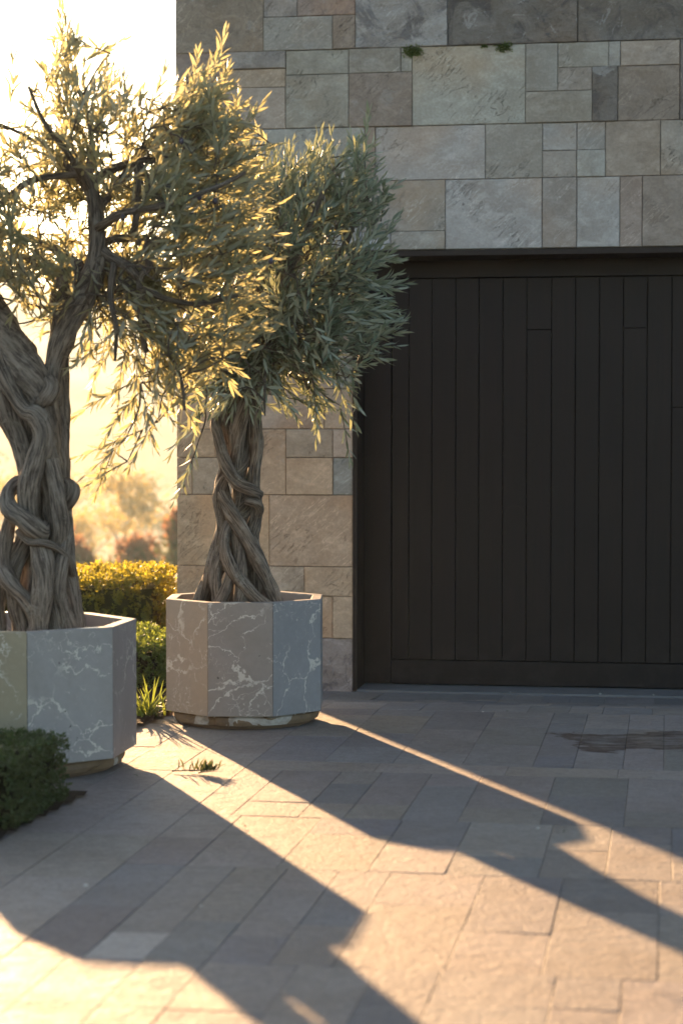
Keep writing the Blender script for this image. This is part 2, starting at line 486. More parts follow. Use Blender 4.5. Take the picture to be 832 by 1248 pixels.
# ------------------------------------------------------------------ house wall
TY = {'G': (.355,.33,.30), 'L': (.43,.41,.385), 'B': (.31,.25,.205), 'T': (.60,.41,.28), 'P': (.39,.31,.26),
      'D': (.18,.16,.145), 'S': (.58,.40,.275), 'C': (.50,.375,.28), 'W': (.37,.385,.41),  # S, C and T: tan stone, raised further to paint in warm ground bounce
      'c': (.37,.33,.29), 's': (.41,.34,.28), 't': (.42,.33,.255)}
ST = [ # x0,y0,x1,y1,type,rug
 (215,-60,321,63,'B',.55),(321,-60,362,20,'G',.5),(362,-60,433,19,'P',.5),(321,20,406,61,'G',.35),(406,19,433,60,'B',.4),
 (433,-60,545,57,'L',1.0),(215,63,275,157,'B',.2),(275,63,347,84,'G',.5),(275,84,347,107,'T',.3),(275,107,348,157,'S',.1),
 (348,61,425,92,'G',.2),(348,92,425,156,'G',.1),(425,60,488,88,'G',.2),(488,60,502,88,'G',.2),(425,89,502,154,'B',.45),
 (502,57,640,152,'L',.0),(215,157,307,221,'S',.1),(307,157,444,221,'L',.0),(444,157,457,221,'P',.1),(457,155,591,220,'L',.0),
 (591,151,660,218,'G',.1),(660,149,702,183,'L',.1),(702,149,737,183,'G',.1),(660,183,702,216,'C',.1),(702,183,737,216,'L',.2),
 (737,147,804,215,'P',.2),(804,146,870,213,'C',.1),(640,53,679,111,'G',.1),(640,111,721,149,'C',.1),(679,51,741,83,'G',.2),
 (679,82,721,111,'C',.1),(741,49,755,80,'L',.5),(755,49,828,79,'S',.2),(721,80,752,147,'D',.8),(752,79,828,146,'B',.25),(828,46,890,146,'D',.3),
 (545,-60,702,54,'D',.95),(702,-60,890,48,'D',.7),
 (215,221,330,305,'C',.1),(330,221,437,305,'G',.1),(437,221,542,282,'G',.15),(476,282,542,305,'G',.2),(437,282,476,305,'W',.0),
 (542,219,661,305,'L',.05),(661,217,704,304,'C',.1),(704,217,755,303,'L',.05),(755,215,782,303,'P',.15),(782,214,870,302,'B',.15),
 (215,305,300,371,'S',.1),(300,305,365,371,'G',.1),(365,305,430,350,'C',.1),(365,350,430,420,'C',.1),(215,371,290,420,'C',.1),(290,371,365,420,'S',.1),
 (215,420,262,474,'C',.1),(262,420,330,474,'S',.1),(330,420,406,474,'C',.1),(406,420,430,474,'G',.1),
 (215,474,290,523,'S',.1),(290,474,395,523,'C',.1),(395,474,430,523,'C',.1),
 (215,523,262,558,'S',.2),(215,558,234,603,'S',.1),(234,558,300,603,'C',.1),(262,523,300,558,'C',.1),(300,523,349,603,'T',.2),(349,523,405,557,'C',.1),
 (405,523,430,558,'C',.1),(349,557,405,603,'T',.1),(405,558,430,603,'G',.1),
 (215,603,328,690,'S',.15),(328,603,430,690,'S',.1),(215,690,300,726,'S',.2),(300,690,371,726,'C',.2),(371,691,430,726,'S',.25),
 (215,726,300,777,'S',.2),(300,726,391,777,'C',.2),(391,726,405,777,'S',.2),(405,726,430,777,'S',.3),
 (215,777,300,846,'S',.3),(300,777,391,846,'C',.3),(391,777,430,846,'P',.9),
]
def snap_levels(vals, tol):
    vs_ = sorted(vals); groups = [[vs_[0]]]
    for v in vs_[1:]:
        if v - groups[-1][-1] < tol: groups[-1].append(v)
        else: groups.append([v])
    mp = {}
    for g in groups:
        m = sum(g)/len(g)
        for v in g: mp[v] = m
    return mp
raw = []
for (x0, y0, x1, y1, ty, rg) in ST:
    if y1 <= 306 and ty in 'CST': ty = ty.lower()  # upper courses take the tones without the painted bounce
    ym, xm = (y0+y1)/2, (x0+x1)/2
    raw.append([Wl(x0, ym)[0], Wl(x1, ym)[0], Wl(xm, y1)[1], Wl(xm, y0)[1], ty, rg])
zm = snap_levels([round(r[2],4) for r in raw] + [round(r[3],4) for r in raw], .017)
xm_ = snap_levels([round(r[0],4) for r in raw] + [round(r[1],4) for r in raw], .012)
house = empty('stone_house', (XC, DC, ZB), -ANG)
tag(house, 'house front clad in large grey and tan stone slabs with a dark brown garage door', 'house')
V, Fc, T, S, R = [], [], [], [], []
def stone(o, u, v_, x0, x1, z0, z1, col, rg, dep=.07, step=.03, g=.0011):
    g = random.uniform(.0009, .0022)
    """a cladding stone as a fine grid; o origin, u along, v_ outwards"""
    b = len(V)
    col = [(col[i]*.84 + (.36, .325, .29)[i]*.16 if z0 > 2 else col[i]) for i in range(3)] + [1]
    x0 += g; x1 -= g; z0 += g; z1 -= g
    out = random.uniform(-.007, .007) + rg * .010
    nx_, nz_ = max(3, int((x1-x0)/step)), max(3, int((z1-z0)/step))
    sd_ = Vector((random.uniform(0, 50), random.uniform(0, 50), random.uniform(0, 50)))
    xs_ = [x0, x0+.004] + [x0+.004+(x1-x0-.008)*i/nx_ for i in range(1, nx_)] + [x1-.004, x1]
    zs_ = [z0, z0+.004] + [z0+.004+(z1-z0-.008)*i/nz_ for i in range(1, nz_)] + [z1-.004, z1]
    A, B = len(xs_), len(zs_)
    def put(x, z, dd):
        V.append((o[0]+u[0]*x+v_[0]*dd, o[1]+u[1]*x+v_[1]*dd, z))
    for j, z in enumerate(zs_):
        for i, x in enumerate(xs_):
            e = i in (0, A-1) or j in (0, B-1)
            q = Vector((x, 0, z)) + sd_
            h = .0015*noise.noise(q*6) + rg*(.016*noise.noise(q*4) + .012*noise.noise(q*11) + .006*noise.noise(q*25))
            put(x, z, out + h - (.004 if e else 0))
    for j in range(B-1):
        for i in range(A-1):
            Fc.append((b+j*A+i, b+j*A+i+1, b+(j+1)*A+i+1, b+(j+1)*A+i))
    rim = [i for i in range(A)] + [j*A+A-1 for j in range(1, B)] + [(B-1)*A+i for i in range(A-2, -1, -1)] + [j*A for j in range(B-2, 0, -1)]
    c0 = len(V)
    for k in rim:
        j, i = divmod(k, A)
        put(xs_[i], zs_[j], -dep)
    m = len(rim)
    for k in range(m):
        k2 = (k+1) % m
        Fc.append((b+rim[k], c0+k, c0+k2, b+rim[k2]))
    cnt = len(V) - b
    T.extend([col]*cnt); S.extend([tuple(sd_)]*cnt); R.extend([rg]*cnt)
lint_z = Wl(640, 304)[1]
for r in raw:
    x0, x1, z0, z1 = xm_[round(r[0],4)], xm_[round(r[1],4)], zm[round(r[2],4)], zm[round(r[3],4)]
    if z0 < .03: z0 = -.05
    stone((0,0), (1,0), (0,-1), max(x0, -.02), x1, z0, z1, tone(TY[r[4]], .06), r[5])
XR, ZT = max(xm_.values()), max(zm.values())
HX, HZ, HY = 8.2, 5.4, 8.0
def fill(o, u, v_, x0, x1, z0, z1):
    z = z0
    while z < z1 - .1:
        h_ = min(random.choice([.3, .4, .46]), z1 - z)
        if z1 - z - h_ < .12: h_ = z1 - z
        x = x0
        while x < x1 - .05:
            L = min(random.uniform(.35, .85), x1 - x)
            if x1 - x - L < .15: L = x1 - x
            stone(o, u, v_, x, x+L, z, z+h_, tone(TY[random.choice('GLCSPB')], .08), random.choice([.1, .2, .5]), step=.09)
            x += L
        z += h_
fill((0,0), (1,0), (0,-1), 0, HX, ZT, HZ)
fill((0,0), (1,0), (0,-1), XR, HX, lint_z, ZT)
DX0 = Wl(430, 600)[0]; DX1 = DX0 + 5.2
fill((0,0), (1,0), (0,-1), DX1, HX, -.05, lint_z)
fill((-.02,0.0), (0,1), (-1,0), .06, HY, -.05, HZ)
wall = mesh_obj('wall', V, Fc, STONE, house, attrs={'tint': ('FLOAT_COLOR','POINT',T), 'seed': ('FLOAT_VECTOR','POINT',S), 'rug': ('FLOAT','POINT',R)})
REC = .30
mb = MB()
mb.box(.02, DX0-.004, .02, REC+.10, -.05, HZ-.01)
mb.box(DX1+.004, HX-.02, .02, REC+.10, -.05, HZ-.01)
mb.box(DX0-.004, DX1+.004, .02, REC+.10, lint_z+.004, HZ-.01)
mb.box(.02, HX-.02, REC+.12, HY-.02, -.05, HZ-.01)
mb.box(-.08, HX+.05, -.06, HY+.05, HZ, HZ+.12)
mb.build('wall_core', plain('mortar', (.13, .115, .10), .95, .1, .003), house)
# lintel soffit strip, frame and door
def wbox(mbx, name, mat, parent, bv=.002, label=None):
    n_ = len(mbx.v) // 8
    S_ = []
    for i in range(n_):
        s_ = (random.uniform(0, 9), random.uniform(0, 9), random.uniform(0, 9)); S_ += [s_]*8
    o = mbx.build(name, mat, parent, attrs={'seed': ('FLOAT_VECTOR','POINT',S_)})
    if label: o['label'] = label
    return bevel(o, bv, 2)
frame = wbox(MB().box(DX0, DX0+.028, -.012, REC, 0, lint_z-.03), 'door_frame', FRAME, house)
wbox(MB().box(DX0+.0, DX1, -.03, REC, lint_z-.036, lint_z-.002), 'lintel', FRAME, house, .003, 'dark brown timber lintel with a projecting edge')
wbox(MB().box(DX1-.028, DX1, -.012, REC, 0, lint_z-.04), 'door_frame', FRAME, house)
gd = empty('garage_door', (0, 0, 0)); gd.parent = house
gx = lambda px: Wl(px, 580, REC)[0]
gz = lambda py: Wl(640, py, REC)[1]
X0 = DX0 + .03
xs0, xs1 = X0 + .001, gx(477)
wbox(MB().box(xs0, xs1 - .002, REC-.022, REC+.04, .02, lint_z-.04), 'stile', DOOR, gd)
zt, zb_ = gz(338), gz(806)
wbox(MB().box(xs1, DX1-.03, REC-.022, REC+.04, zt+.002, lint_z-.042), 'top_rail', DOOR, gd)
wbox(MB().box(xs1, DX1-.03, REC-.022, REC+.04, .02, zb_-.002), 'bottom_rail', DOOR, gd)
xb = [gx(v) for v in (477.5,498,526,555,583,612,641,671,700,729,758,787,817)]
pitch = (xb[-1]-xb[1])/11
while xb[-1] < DX1-.12: xb.append(xb[-1]+pitch)
bd = MB()
for i in range(len(xb)-1):
    cutz = {6: gz(402), 10: gz(401), 12: gz(497)}.get(i)
    dy = random.uniform(-.0012, .0012)
    if cutz:
        bd.box(xb[i]+.0022, xb[i+1]-.0022, REC-.004+dy, REC+.03, zb_+.003, cutz-.0015)
        bd.box(xb[i]+.0022, xb[i+1]-.0022, REC-.004-dy, REC+.03, cutz+.0015, zt-.003)
    else: bd.box(xb[i]+.0022, xb[i+1]-.0022, REC-.004+dy, REC+.03, zb_+.003, zt-.003)
wbox(bd, 'board_panel', DOOR, gd, .0025)
wbox(MB().box(xs1, DX1-.03, REC+.031, REC+.05, .01, lint_z-.05), 'backing_panel', plain('door_shadow_gap', (.008,.006,.005), .8, .1), gd, .001)
# faint arched badge outline pressed into one board
ac, az0 = (gx(612.5)+gx(641))/2, gz(640)
wR = .062
pts = [(-wR, -.02), (-wR, .07)] + [(-wR*math.cos(a), .07+wR*.9*math.sin(a)) for a in np.linspace(.2, math.pi-.2, 12)] + [(wR, .07), (wR, -.02)]
bv_, bf_ = [], []
for (a, b) in pts:
    for (da, dd) in ((1.0, .0), (.96, .0)):
        bv_.append((ac + a*da, REC-.0062, az0 + b*da))
        bv_.append((ac + a*da, REC-.003, az0 + b*da))
for k in range(len(pts)-1):
    q = 4*k
    bf_ += [(q, q+2, q+6, q+4), (q, q+4, q+5, q+1), (q+2, q+3, q+7, q+6)]
mesh_obj('badge', bv_, bf_, FRAME, gd, attrs={'seed': ('FLOAT_VECTOR','POINT',[(0,0,0)]*len(bv_))})
th = MB().box(DX0+.03, DX1, -.05, REC+.05, -.03, .012).build('threshold', THRESH, house); bevel(th, .003)

# ------------------------------------------------------------------ tubes
def catmull(pts, n):
    pts = [np.array(p, float) for p in pts]
    if len(pts) == 2: return [pts[0] + (pts[1]-pts[0])*t for t in np.linspace(0, 1, n)]
    p = [2*pts[0]-pts[1]] + pts + [2*pts[-1]-pts[-2]]
    out = []; m = len(pts)-1
    for k in range(n):
        t = k/(n-1)*m
        i = min(int(t), m-1); f = t - i
        a, b, c, d = p[i], p[i+1], p[i+2], p[i+3]
        out.append(.5*((2*b)+(-a+c)*f+(2*a-5*b+4*c-d)*f*f+(-a+3*b-3*c+d)*f**3))
    return out
class Tubes:
    def __init__(s): s.v, s.f, s.q = [], [], []
    def add(s, pts4, seg=18, step=.02, bark=True, twist=0.0, seed=0.0, amp=.155):
        """pts4: (x,y,z,r)"""
        L = sum(np.linalg.norm(np.array(pts4[i+1][:3])-np.array(pts4[i][:3])) for i in range(len(pts4)-1))
        n = max(3, int(L/step))
        c = catmull(pts4, n)
        b0 = len(s.v); up = None; dist = 0
        for k in range(n):
            t = c[min(k+1, n-1)][:3] - c[max(k-1, 0)][:3]
            t = t/(np.linalg.norm(t)+1e-9)
            if up is None:
                up = np.cross(t, [0.3, 1, 0.1]); up /= np.linalg.norm(up)
            up = up - t*np.dot(up, t); up /= (np.linalg.norm(up)+1e-9)
            si = np.cross(t, up)
            if k: dist += np.linalg.norm(c[k][:3]-c[k-1][:3])
            r = max(.0006, c[k][3])
            if bark: r *= 1 + .16*noise.noise(Vector((dist*9, seed*7.3, 1)))
            if k == n-1 and not bark: r *= .5
            for i in range(seg):
                a = 2*math.pi*i/seg + twist*dist
                rr = r
                if bark:
                    ca, sa = math.cos(2*math.pi*i/seg), math.sin(2*math.pi*i/seg)
                    q = Vector((ca*1.9, sa*1.9, dist*4 + seed*3.1))
                    h1 = noise.noise(q)
                    h2 = 1-abs(noise.noise(Vector((ca*4.2, sa*4.2, dist*5+seed*5)))*2)
                    rr *= 1 + amp*1.6*h1 + amp*1.3*(h2-.6) + amp*.7*noise.noise(Vector((ca*8, sa*8, dist*16+seed)))
                pt = c[k][:3] + (up*math.cos(a) + si*math.sin(a))*rr
                s.v.append(tuple(pt))
                th_ = 2*math.pi*i/seg
                s.q.append((.06*math.cos(th_), .06*math.sin(th_)+seed*.37, dist+seed*1.7))
        for k in range(n-1):
            for i in range(seg):
                i2 = (i+1) % seg
                s.f.append((b0+k*seg+i, b0+k*seg+i2, b0+(k+1)*seg+i2, b0+(k+1)*seg+i))
        s.f.append(tuple(b0+i for i in reversed(range(seg))))
        s.f.append(tuple(b0+(n-1)*seg+i for i in range(seg)))
        return c
    def build(s, name, parent, mat=None, off=(0,0,0)):
        v = np.array(s.v) - np.array(off)
        return mesh_obj(name, v.tolist(), s.f, mat or BARK, parent, smooth=True, attrs={'fib': ('FLOAT_VECTOR','POINT',s.q)})

class Leaves:
    def __init__(s): s.v, s.f, s.r = [], [], []
    def leaf(s, p, d, n, L, W, curl=.12, pts=3):
        """p base, d direction, n normal (numpy unit)"""
        sd_ = np.cross(d, n); sd_ /= (np.linalg.norm(sd_)+1e-9); n = np.cross(sd_, d)
        b = len(s.v); rv = random.random()
        prof = ((.0, .16, 0), (.33, .95, .55), (.68, .80, .35), (1.0, .0, -1)) if pts == 3 else ((0, .15, 0), (.5, 1, .3), (1, 0, -.6))
        for (t, wd, cz) in prof:
            c = p + d*L*t + n*(cz*curl*L)
            if wd > 0:
                s.v.append(c - sd_*W*.5*wd); s.v.append(c + sd_*W*.5*wd)
            else: s.v.append(c)
        m = len(prof)
        for k in range(m-2): s.f.append((b+2*k, b+2*k+1, b+2*k+3, b+2*k+2))
        s.f.append((b+2*(m-2), b+2*(m-2)+1, b+2*(m-1)))
        s.r += [rv]*(2*(m-1)+1)
    def build(s, name, parent, mat, off=(0,0,0)):
        v = np.array(s.v) - np.array(off)
        return mesh_obj(name, v.tolist(), s.f, mat, parent, attrs={'rnd': ('FLOAT','POINT',s.r)}, smooth=True)
def unit(v): return v/(np.linalg.norm(v)+1e-9)
def rvec(): return unit(rng.normal(size=3))

def shoot(tw, lf, start, d, L, droop=0.0, leafL=.09, pairs=13, r0=.0032):
    """a leafy olive shoot: curved stem with opposite lance-shaped leaves"""
    pts = []; p = np.array(start, float); dd = unit(np.array(d, float)); n = 7
    bend = rvec()*.10
    for k in range(n+1):
        pts.append((*p, r0*(1-.75*k/n)))
        dd = unit(dd + bend*.5 + np.array([0, 0, -droop*.16]))
        p = p + dd*(L/n)
    tw.add(pts, seg=4, step=L/7, bark=False)
    C_ = catmull(pts, pairs+1)
    side = unit(np.cross(dd, rvec()))
    for k in range(1, pairs+1):
        q = C_[k][:3]
        t = unit(C_[k][:3]-C_[k-1][:3])
        side = unit(side - t*np.dot(side, t))
        if k % 1 == 0: side = unit(side*math.cos(1.1) + np.cross(t, side)*math.sin(1.1))
        for sg in (1, -1):
            if random.random() < .14: continue
            op = .40 + .32*(1-k/pairs) + random.uniform(-.2, .2)
            if k == pairs: op = .2
            dl = unit(t*math.cos(op) + side*sg*math.sin(op) + np.array([0, 0, random.uniform(-.08, .12)]))
            nn = unit(np.cross(np.cross(dl, t), dl) * 1.0 + rvec()*.35)
            ll = leafL*random.uniform(.7, 1.12)*(1-.25*(k/pairs)**3)
            lf.leaf(q, dl, nn, ll, ll*random.uniform(.15, .21), curl=random.uniform(-.04, .12))

def in_poly(x, y, poly):
    c = False; j = len(poly)-1
    for i in range(len(poly)):
        xi, yi = poly[i]; xj, yj = poly[j]
        if (yi > y) != (yj > y) and x < (xj-xi)*(y-yi)/(yj-yi)+xi: c = not c
        j = i
    return c

def grow(skel, tips, tw, lf, basept, updir=.35, leafL=.09):
    """connect shoots to the skeleton greedily, so that twigs branch off twigs. tips: (point, L, droop, dir or None)"""
    nodes = [np.array(p[:3], float) for p in skel]
    base = np.array(basept)
    tips = sorted(tips, key=lambda t: np.linalg.norm(np.array(t[0])-base))
    arr = np.array(nodes)
    for (tip, L, droop, dr) in tips:
        tip = np.array(tip, float)
        if dr is None:
            o = unit(tip-base)
            d = unit(o + np.array([0, 0, updir]) + rvec()*.45)
        else: d = unit(np.array(dr, float) + rvec()*.25)
        st = tip - d*L*.95 + np.array([0, 0, droop*.18*L])
        dist = np.linalg.norm(arr-st, axis=1) + .3*np.maximum(0, arr[:, 2]-st[2])
        j = int(np.argmin(dist)); a = arr[j]
        ln = np.linalg.norm(st-a)
        if ln > .02:
            mid = (a+st)/2 + rvec()*ln*.13 + np.array([0, 0, .06*ln])
            r1 = .0028 + min(.006, ln*.012)
            pts = [(*a, r1), (*mid, r1*.8), (*st, .003)]
            tw.add(pts, seg=5, step=max(.03, ln/6), bark=False)
            cc = catmull(pts, max(3, int(ln/.07)))
            arr = np.vstack([arr] + [q[:3] for q in cc[1:]])
        shoot(tw, lf, st, d, L, droop, leafL, pairs=int(L/.0235))

def rad_px(px, d): return px * d / F

def strand(tb, lst, D, **k):
    """list of (px,py,depth offset,radius px)"""
    pts = []
    for (px, py, dd, r) in lst:
        q = P(px, py, D+dd)
        pts.append((q.x, q.y, q.z, rad_px(r, D)))
    tb.add(pts, **k)
    return pts

# ------------------------------------------------------------------ planters
def planter(loc, R, H, mats, label, rot=0.0):
    root = empty('planter', loc, rot)
    tag(root, label, 'planter', 'octagonal marble planters')
    zb0, t = .07, .05
    k = R/math.cos(math.pi/8)
    for i in range(8):
        a0, a1 = 2*math.pi*(i-.5)/8, 2*math.pi*(i+.5)/8
        g = .0006
        def pt(a, rr, z, s_):
            x, y = rr*math.cos(a), rr*math.sin(a)
            return (x - s_*g*math.sin(a), y + s_*g*math.cos(a), z)
        ki = (R-t)/math.cos(math.pi/8)
        v = [pt(a0, k, zb0, 1), pt(a1, k, zb0, -1), pt(a1, ki, zb0, -1), pt(a0, ki, zb0, 1),
             pt(a0, k, H, 1), pt(a1, k, H, -1), pt(a1, ki, H, -1), pt(a0, ki, H, 1)]
        f = [(0,3,2,1),(4,5,6,7),(0,1,5,4),(1,2,6,5),(2,3,7,6),(3,0,4,7)]
        o = mesh_obj('side_panel', v, f, mats[i], root)
        bevel(o, .0035, 2)
    fl = MB(); fl.lathe([(R*.98, zb0+.002), (R*.98, zb0+.03)], 8); fl.build('bottom', RING, root)
    rr = R*.965
    mb = MB()
    mb.lathe([(rr-.03, .019), (rr-.006, .023), (rr, .040), (rr-.002, .058), (rr-.012, .0685)], 96)
    v = []
    for (x, y, z) in mb.v:
        nn = noise.noise(Vector((x*9, y*9, z*30)))
        kk = 1 + .022*nn - (.035 if nn < -.28 else 0)
        v.append((x*kk, y*kk, z))
    mesh_obj('base_ring', v, mb.f, RING, root)
    mb = MB(); mb.lathe([(rr-.05, 0), (rr-.040, .003), (rr-.038, .018), (rr-.045, .020)], 96)
    mb.build('foot', plain('foot_stone', (.12,.085,.06), .8, .2, .003), root)
    return root
def soil_disc(loc, R, H, label):
    n_, m = 40, 12
    v = [(0, 0, H)]; f = []
    for j in range(1, m+1):
        for i in range(n_):
            a = 2*math.pi*i/n_; r_ = R*j/m
            x, y = r_*math.cos(a), r_*math.sin(a)
            v.append((x, y, H + .012*noise.noise(Vector((x*14, y*14, loc[0]))) + .025*(1-j/m)))
    for i in range(n_): f.append((0, 1+i, 1+(i+1) % n_))
    for j in range(m-1):
        for i in range(n_):
            i2 = (i+1) % n_
            f.append((1+j*n_+i, 1+(j+1)*n_+i, 1+(j+1)*n_+i2, 1+j*n_+i2))
    o = mesh_obj('potting_soil', v, f, SOIL, smooth=True)
    o.location = loc
    tag(o, label, 'soil', kind='stuff')
D2 = 10.1
pc2 = P(299, 700, D2); R2 = rad_px(93, D2)
b, g_, bl = MARB[0], MARB[1], MARB[2]
# panel i faces angle i*45deg from +X : front (-Y) is 6, front-right 7, front-left 5
planter((pc2.x, pc2.y, 0), R2, .615, [bl, MARB[4], MARB[5], b, b, b, g_, bl],
        'beige, brown and blue-grey veined marble planter standing before the stone wall', rad(-1))
soil_disc((pc2.x, pc2.y, 0), R2-.052, .53, 'dark soil round the olive trunk in the planter by the stone wall')
D1 = 8.72
pc1 = P(19, 700, D1); R1 = rad_px(137, D1)
planter((pc1.x, pc1.y, 0), R1, .617, [MARB[5], MARB[4], g_, b, b, MARB[3], MARB[4], MARB[5]],
        'wider veined grey marble planter with an ochre panel, behind the low hedge', rad(36.5))
soil_disc((pc1.x, pc1.y, 0), R1-.052, .525, 'dark soil round the olive trunk in the left planter')

# ------------------------------------------------------------------ olive tree by the wall
tree2 = empty('olive_tree', (pc2.x-.03, pc2.y, .5))
tag(tree2, 'olive tree with tightly braided trunk and grey-green crown in front of the wall', 'tree', 'potted olive trees')
tb = Tubes()
k = dict(seg=22, step=.010)
S2 = [
 [(243,745,.02,8),(256,690,-.04,9),(266,650,-.06,9),(262,610,-.05,9),(270,585,-.06,9),(300,560,-.02,10),(308,520,.02,11),(300,470,0,11),(296,420,0,9)],
 [(268,745,-.10,9),(261,700,-.10,9),(270,660,-.06,9),(285,625,-.02,9),(306,600,.04,9),(312,560,.06,9),(300,520,.05,10),(318,470,0,9),(330,415,0,7)],
 [(340,745,-.04,8),(324,700,-.08,10),(302,655,-.10,11),(278,622,-.09,11),(266,598,-.04,11),(270,575,.02,9),(290,550,.06,9),(282,500,.02,10),(278,450,0,9),(268,410,0,7)],
 [(330,742,-.12,7),(305,722,-.14,9),(283,695,-.14,9),(271,665,-.12,8),(276,640,-.08,8),(300,625,0,8),(314,605,.04,8)],
 [(270,490,.06,6),(258,515,-.03,7),(262,532,-.09,8),(272,566,-.11,10),(288,588,-.13,10),(306,596,-.12,10),(317,602,-.06,8),(310,612,.02,7)],
 [(290,742,-.14,8),(294,705,-.11,9),(290,665,-.07,10),(284,640,-.04,9),(290,600,.0,9),(286,560,-.05,12),(292,515,-.09,13),(305,480,-.06,12),(316,440,-.03,9)],
 [(252,742,.08,9),(262,700,.05,10),(280,660,.04,11),(298,620,.04,10),(285,570,.03,12),(276,520,0,12),(270,480,0,11),(264,440,0,9)],
 [(318,745,.06,10),(312,700,.03,10),(308,660,.02,10),(316,625,-.02,9),(313,580,-.05,9),(316,545,-.05,10),(311,500,-.04,11),(303,460,0,10)],
 [(262,742,-.12,8),(274,722,-.13,8),(280,700,-.11,6),(272,690,-.08,5)],
 [(346,745,.06,7),(330,715,.04,8),(316,680,.0,8),(305,640,.02,8)],
 [(278,745,.1,9),(285,690,.08,10),(292,640,.07,11),(292,590,.06,12),(291,540,.06,14),(292,490,.05,16),(294,440,.03,14)],
 [(300,610,-.12,5),(316,613,-.10,7),(321,622,-.05,7),(314,632,0,6)],
 [(236,745,.03,6),(248,715,.0,7),(257,690,.02,6)],
]
S2.append([(292,748,.05,24),(292,725,.05,22),(292,700,.05,17),(292,670,.04,14),(292,640,.04,12)])  # hidden core added to block light slits in the trunk's shadow
S2 = [[(292+(a-292)*(.86 if b < 650 else .86+.14*min(1, (b-650)/60)), b, c*.85, d*(.76 if b < 680 else .86)) for (a, b, c, d) in q_] for q_ in S2]
for i, s_ in enumerate(S2): strand(tb, s_, D2, twist=(2.5 if i % 2 else -2.5), seed=i*1.37+1, **k)
tb.build('trunk', tree2, off=tree2.location)
skel = []
br2 = [
 [(296,430,0,9),(300,390,.02,8),(320,330,.05,6),(335,260,.05,4),(350,215,.05,2.5)],
 [(318,440,-.03,9),(345,400,-.06,7),(385,350,-.08,5),(420,300,-.05,3.5),(440,250,-.03,2)],
 [(264,440,0,9),(262,390,.03,7),(268,330,.06,5.5),(300,290,.08,4),(320,230,.1,2.5)],
 [(320,435,0,7),(360,420,.12,5),(410,400,.2,4),(445,380,.22,2.5)],
 [(275,430,0,7),(262,380,-.15,5.5),(270,310,-.25,4),(300,250,-.3,2.5)],
 [(305,400,0,7),(340,350,-.2,5),(370,290,-.3,4),(395,230,-.3,2.5)],
 [(300,420,0,7),(330,370,.2,5),(370,310,.3,4),(400,240,.3,2.5)],
 [(280,318,-.1,9),(296,312,-.12,9),(318,305,-.08,6),(345,300,-.05,4)],
]
for i, s_ in enumerate(br2):
    tb = Tubes()
    pts = strand(tb, s_, D2, seg=12, step=.02, seed=i+20, twist=1)
    skel += [q[:3] for q in catmull(pts, 16)]
    tb.build('branch', tree2, off=tree2.location)
poly2 = [(262,200),(290,185),(330,180),(355,192),(378,170),(405,178),(432,155),(450,190),(475,220),(484,262),(475,330),(488,345),(478,372),(486,402),(452,430),(430,462),(405,470),(360,455),(320,470),(290,478),(250,490),(228,470),(232,400),(225,330),(240,260)]
tw, lf = Tubes(), Leaves()
tips = []
cx0 = P(350, 330, D2)
n_t = 0
while n_t < 380:
    px, py = random.uniform(215, 492), random.uniform(150, 500)
    if not in_poly(px, py, poly2): continue
    u_ = (px-358)/135; v_ = (py-325)/165
    rem = max(.05, 1-u_*u_*.9-v_*v_*.9)
    dd = random.uniform(-1, 1)*.52*math.sqrt(rem)
    q = P(px, py, D2+dd)
    L = random.uniform(.22, .36)
    dr = (.35*u_+.15+random.gauss(0, .35), dd*.8+random.gauss(0, .35), .9-.55*max(0, v_)+random.gauss(0, .25))
    if v_ > .35: dr = (u_*.9+random.gauss(0, .2), dd+random.gauss(0, .3), .1-.5*v_)
    if u_ > .55 and v_ > -.2: dr = (1, dd*.5, .35)
    tips.append((q, L, random.uniform(0, .5), dr)); n_t += 1
for _ in range(46):
    px, py = random.uniform(235, 405), random.uniform(440, 505)
    tips.append((P(px, py, D2+random.uniform(-.35, .15)), random.uniform(.2, .28), .3, ((px-310)/90+random.gauss(0, .3), random.uniform(-.5, .3), -.55+random.gauss(0, .25))))
for _ in range(60):
    px, py = random.uniform(300, 470), random.uniform(170, 430)
    tips.append((P(px, py, D2-random.uniform(.1, .45)), random.uniform(.22, .32), .1, ((px-340)/160+random.gauss(0, .25), -.4, .75+random.gauss(0, .2))))
# silhouettes: the shoots that make the outline
for (px, py, dxx, dz, L) in [(434,148,.1,1,.4),(452,195,.3,1,.32),(408,172,.35,1,.3),(380,168,0,1,.3),(357,190,-.1,1,.3),(332,178,.0,1,.3),(476,222,.6,.9,.32),
        (487,268,.8,.7,.34),(490,345,1,.35,.34),(478,372,1,.3,.34),(489,398,1,.3,.34),(462,432,1,-.05,.3),(476,408,1,.1,.3),(300,188,-.2,1,.28),(462,240,.5,.9,.3)]:
    tips.append((P(px, py, D2+random.uniform(-.25, .1)), L, .1, (dxx, 0, dz)))
# drooping sprays
for (px, py, dxx, dz, L) in [(427,557,.25,-1,.26),(424,520,.3,-1,.26),(392,532,.3,-1,.28),(375,505,-.1,-1,.24),(437,470,.6,-.6,.3),(412,470,.2,-1,.25),(436,500,.2,-1,.22),
        (222,612,-.3,-1,.30),(240,552,-.3,-1,.26),(225,520,-.6,-.8,.26),(262,500,-.1,-1,.2),(300,505,.1,-1,.2),(350,495,.3,-1,.22),(232,480,-.8,-.4,.28),(398,505,.2,-1,.25),
        (205,545,-.6,-.8,.26),(255,470,-.2,-1,.26),(335,470,.3,-1,.22),(310,455,.1,-1,.22),(285,460,-.2,-1,.22)]:
    tips.append((P(px, py, D2+random.uniform(-.3, .0)), L, .25, (dxx, random.uniform(-.2, .2), dz)))
grow(skel, tips, tw, lf, P(300, 430, D2))
cr = lf.build('crown', tree2, OLIVE_SHADE, off=tree2.location)
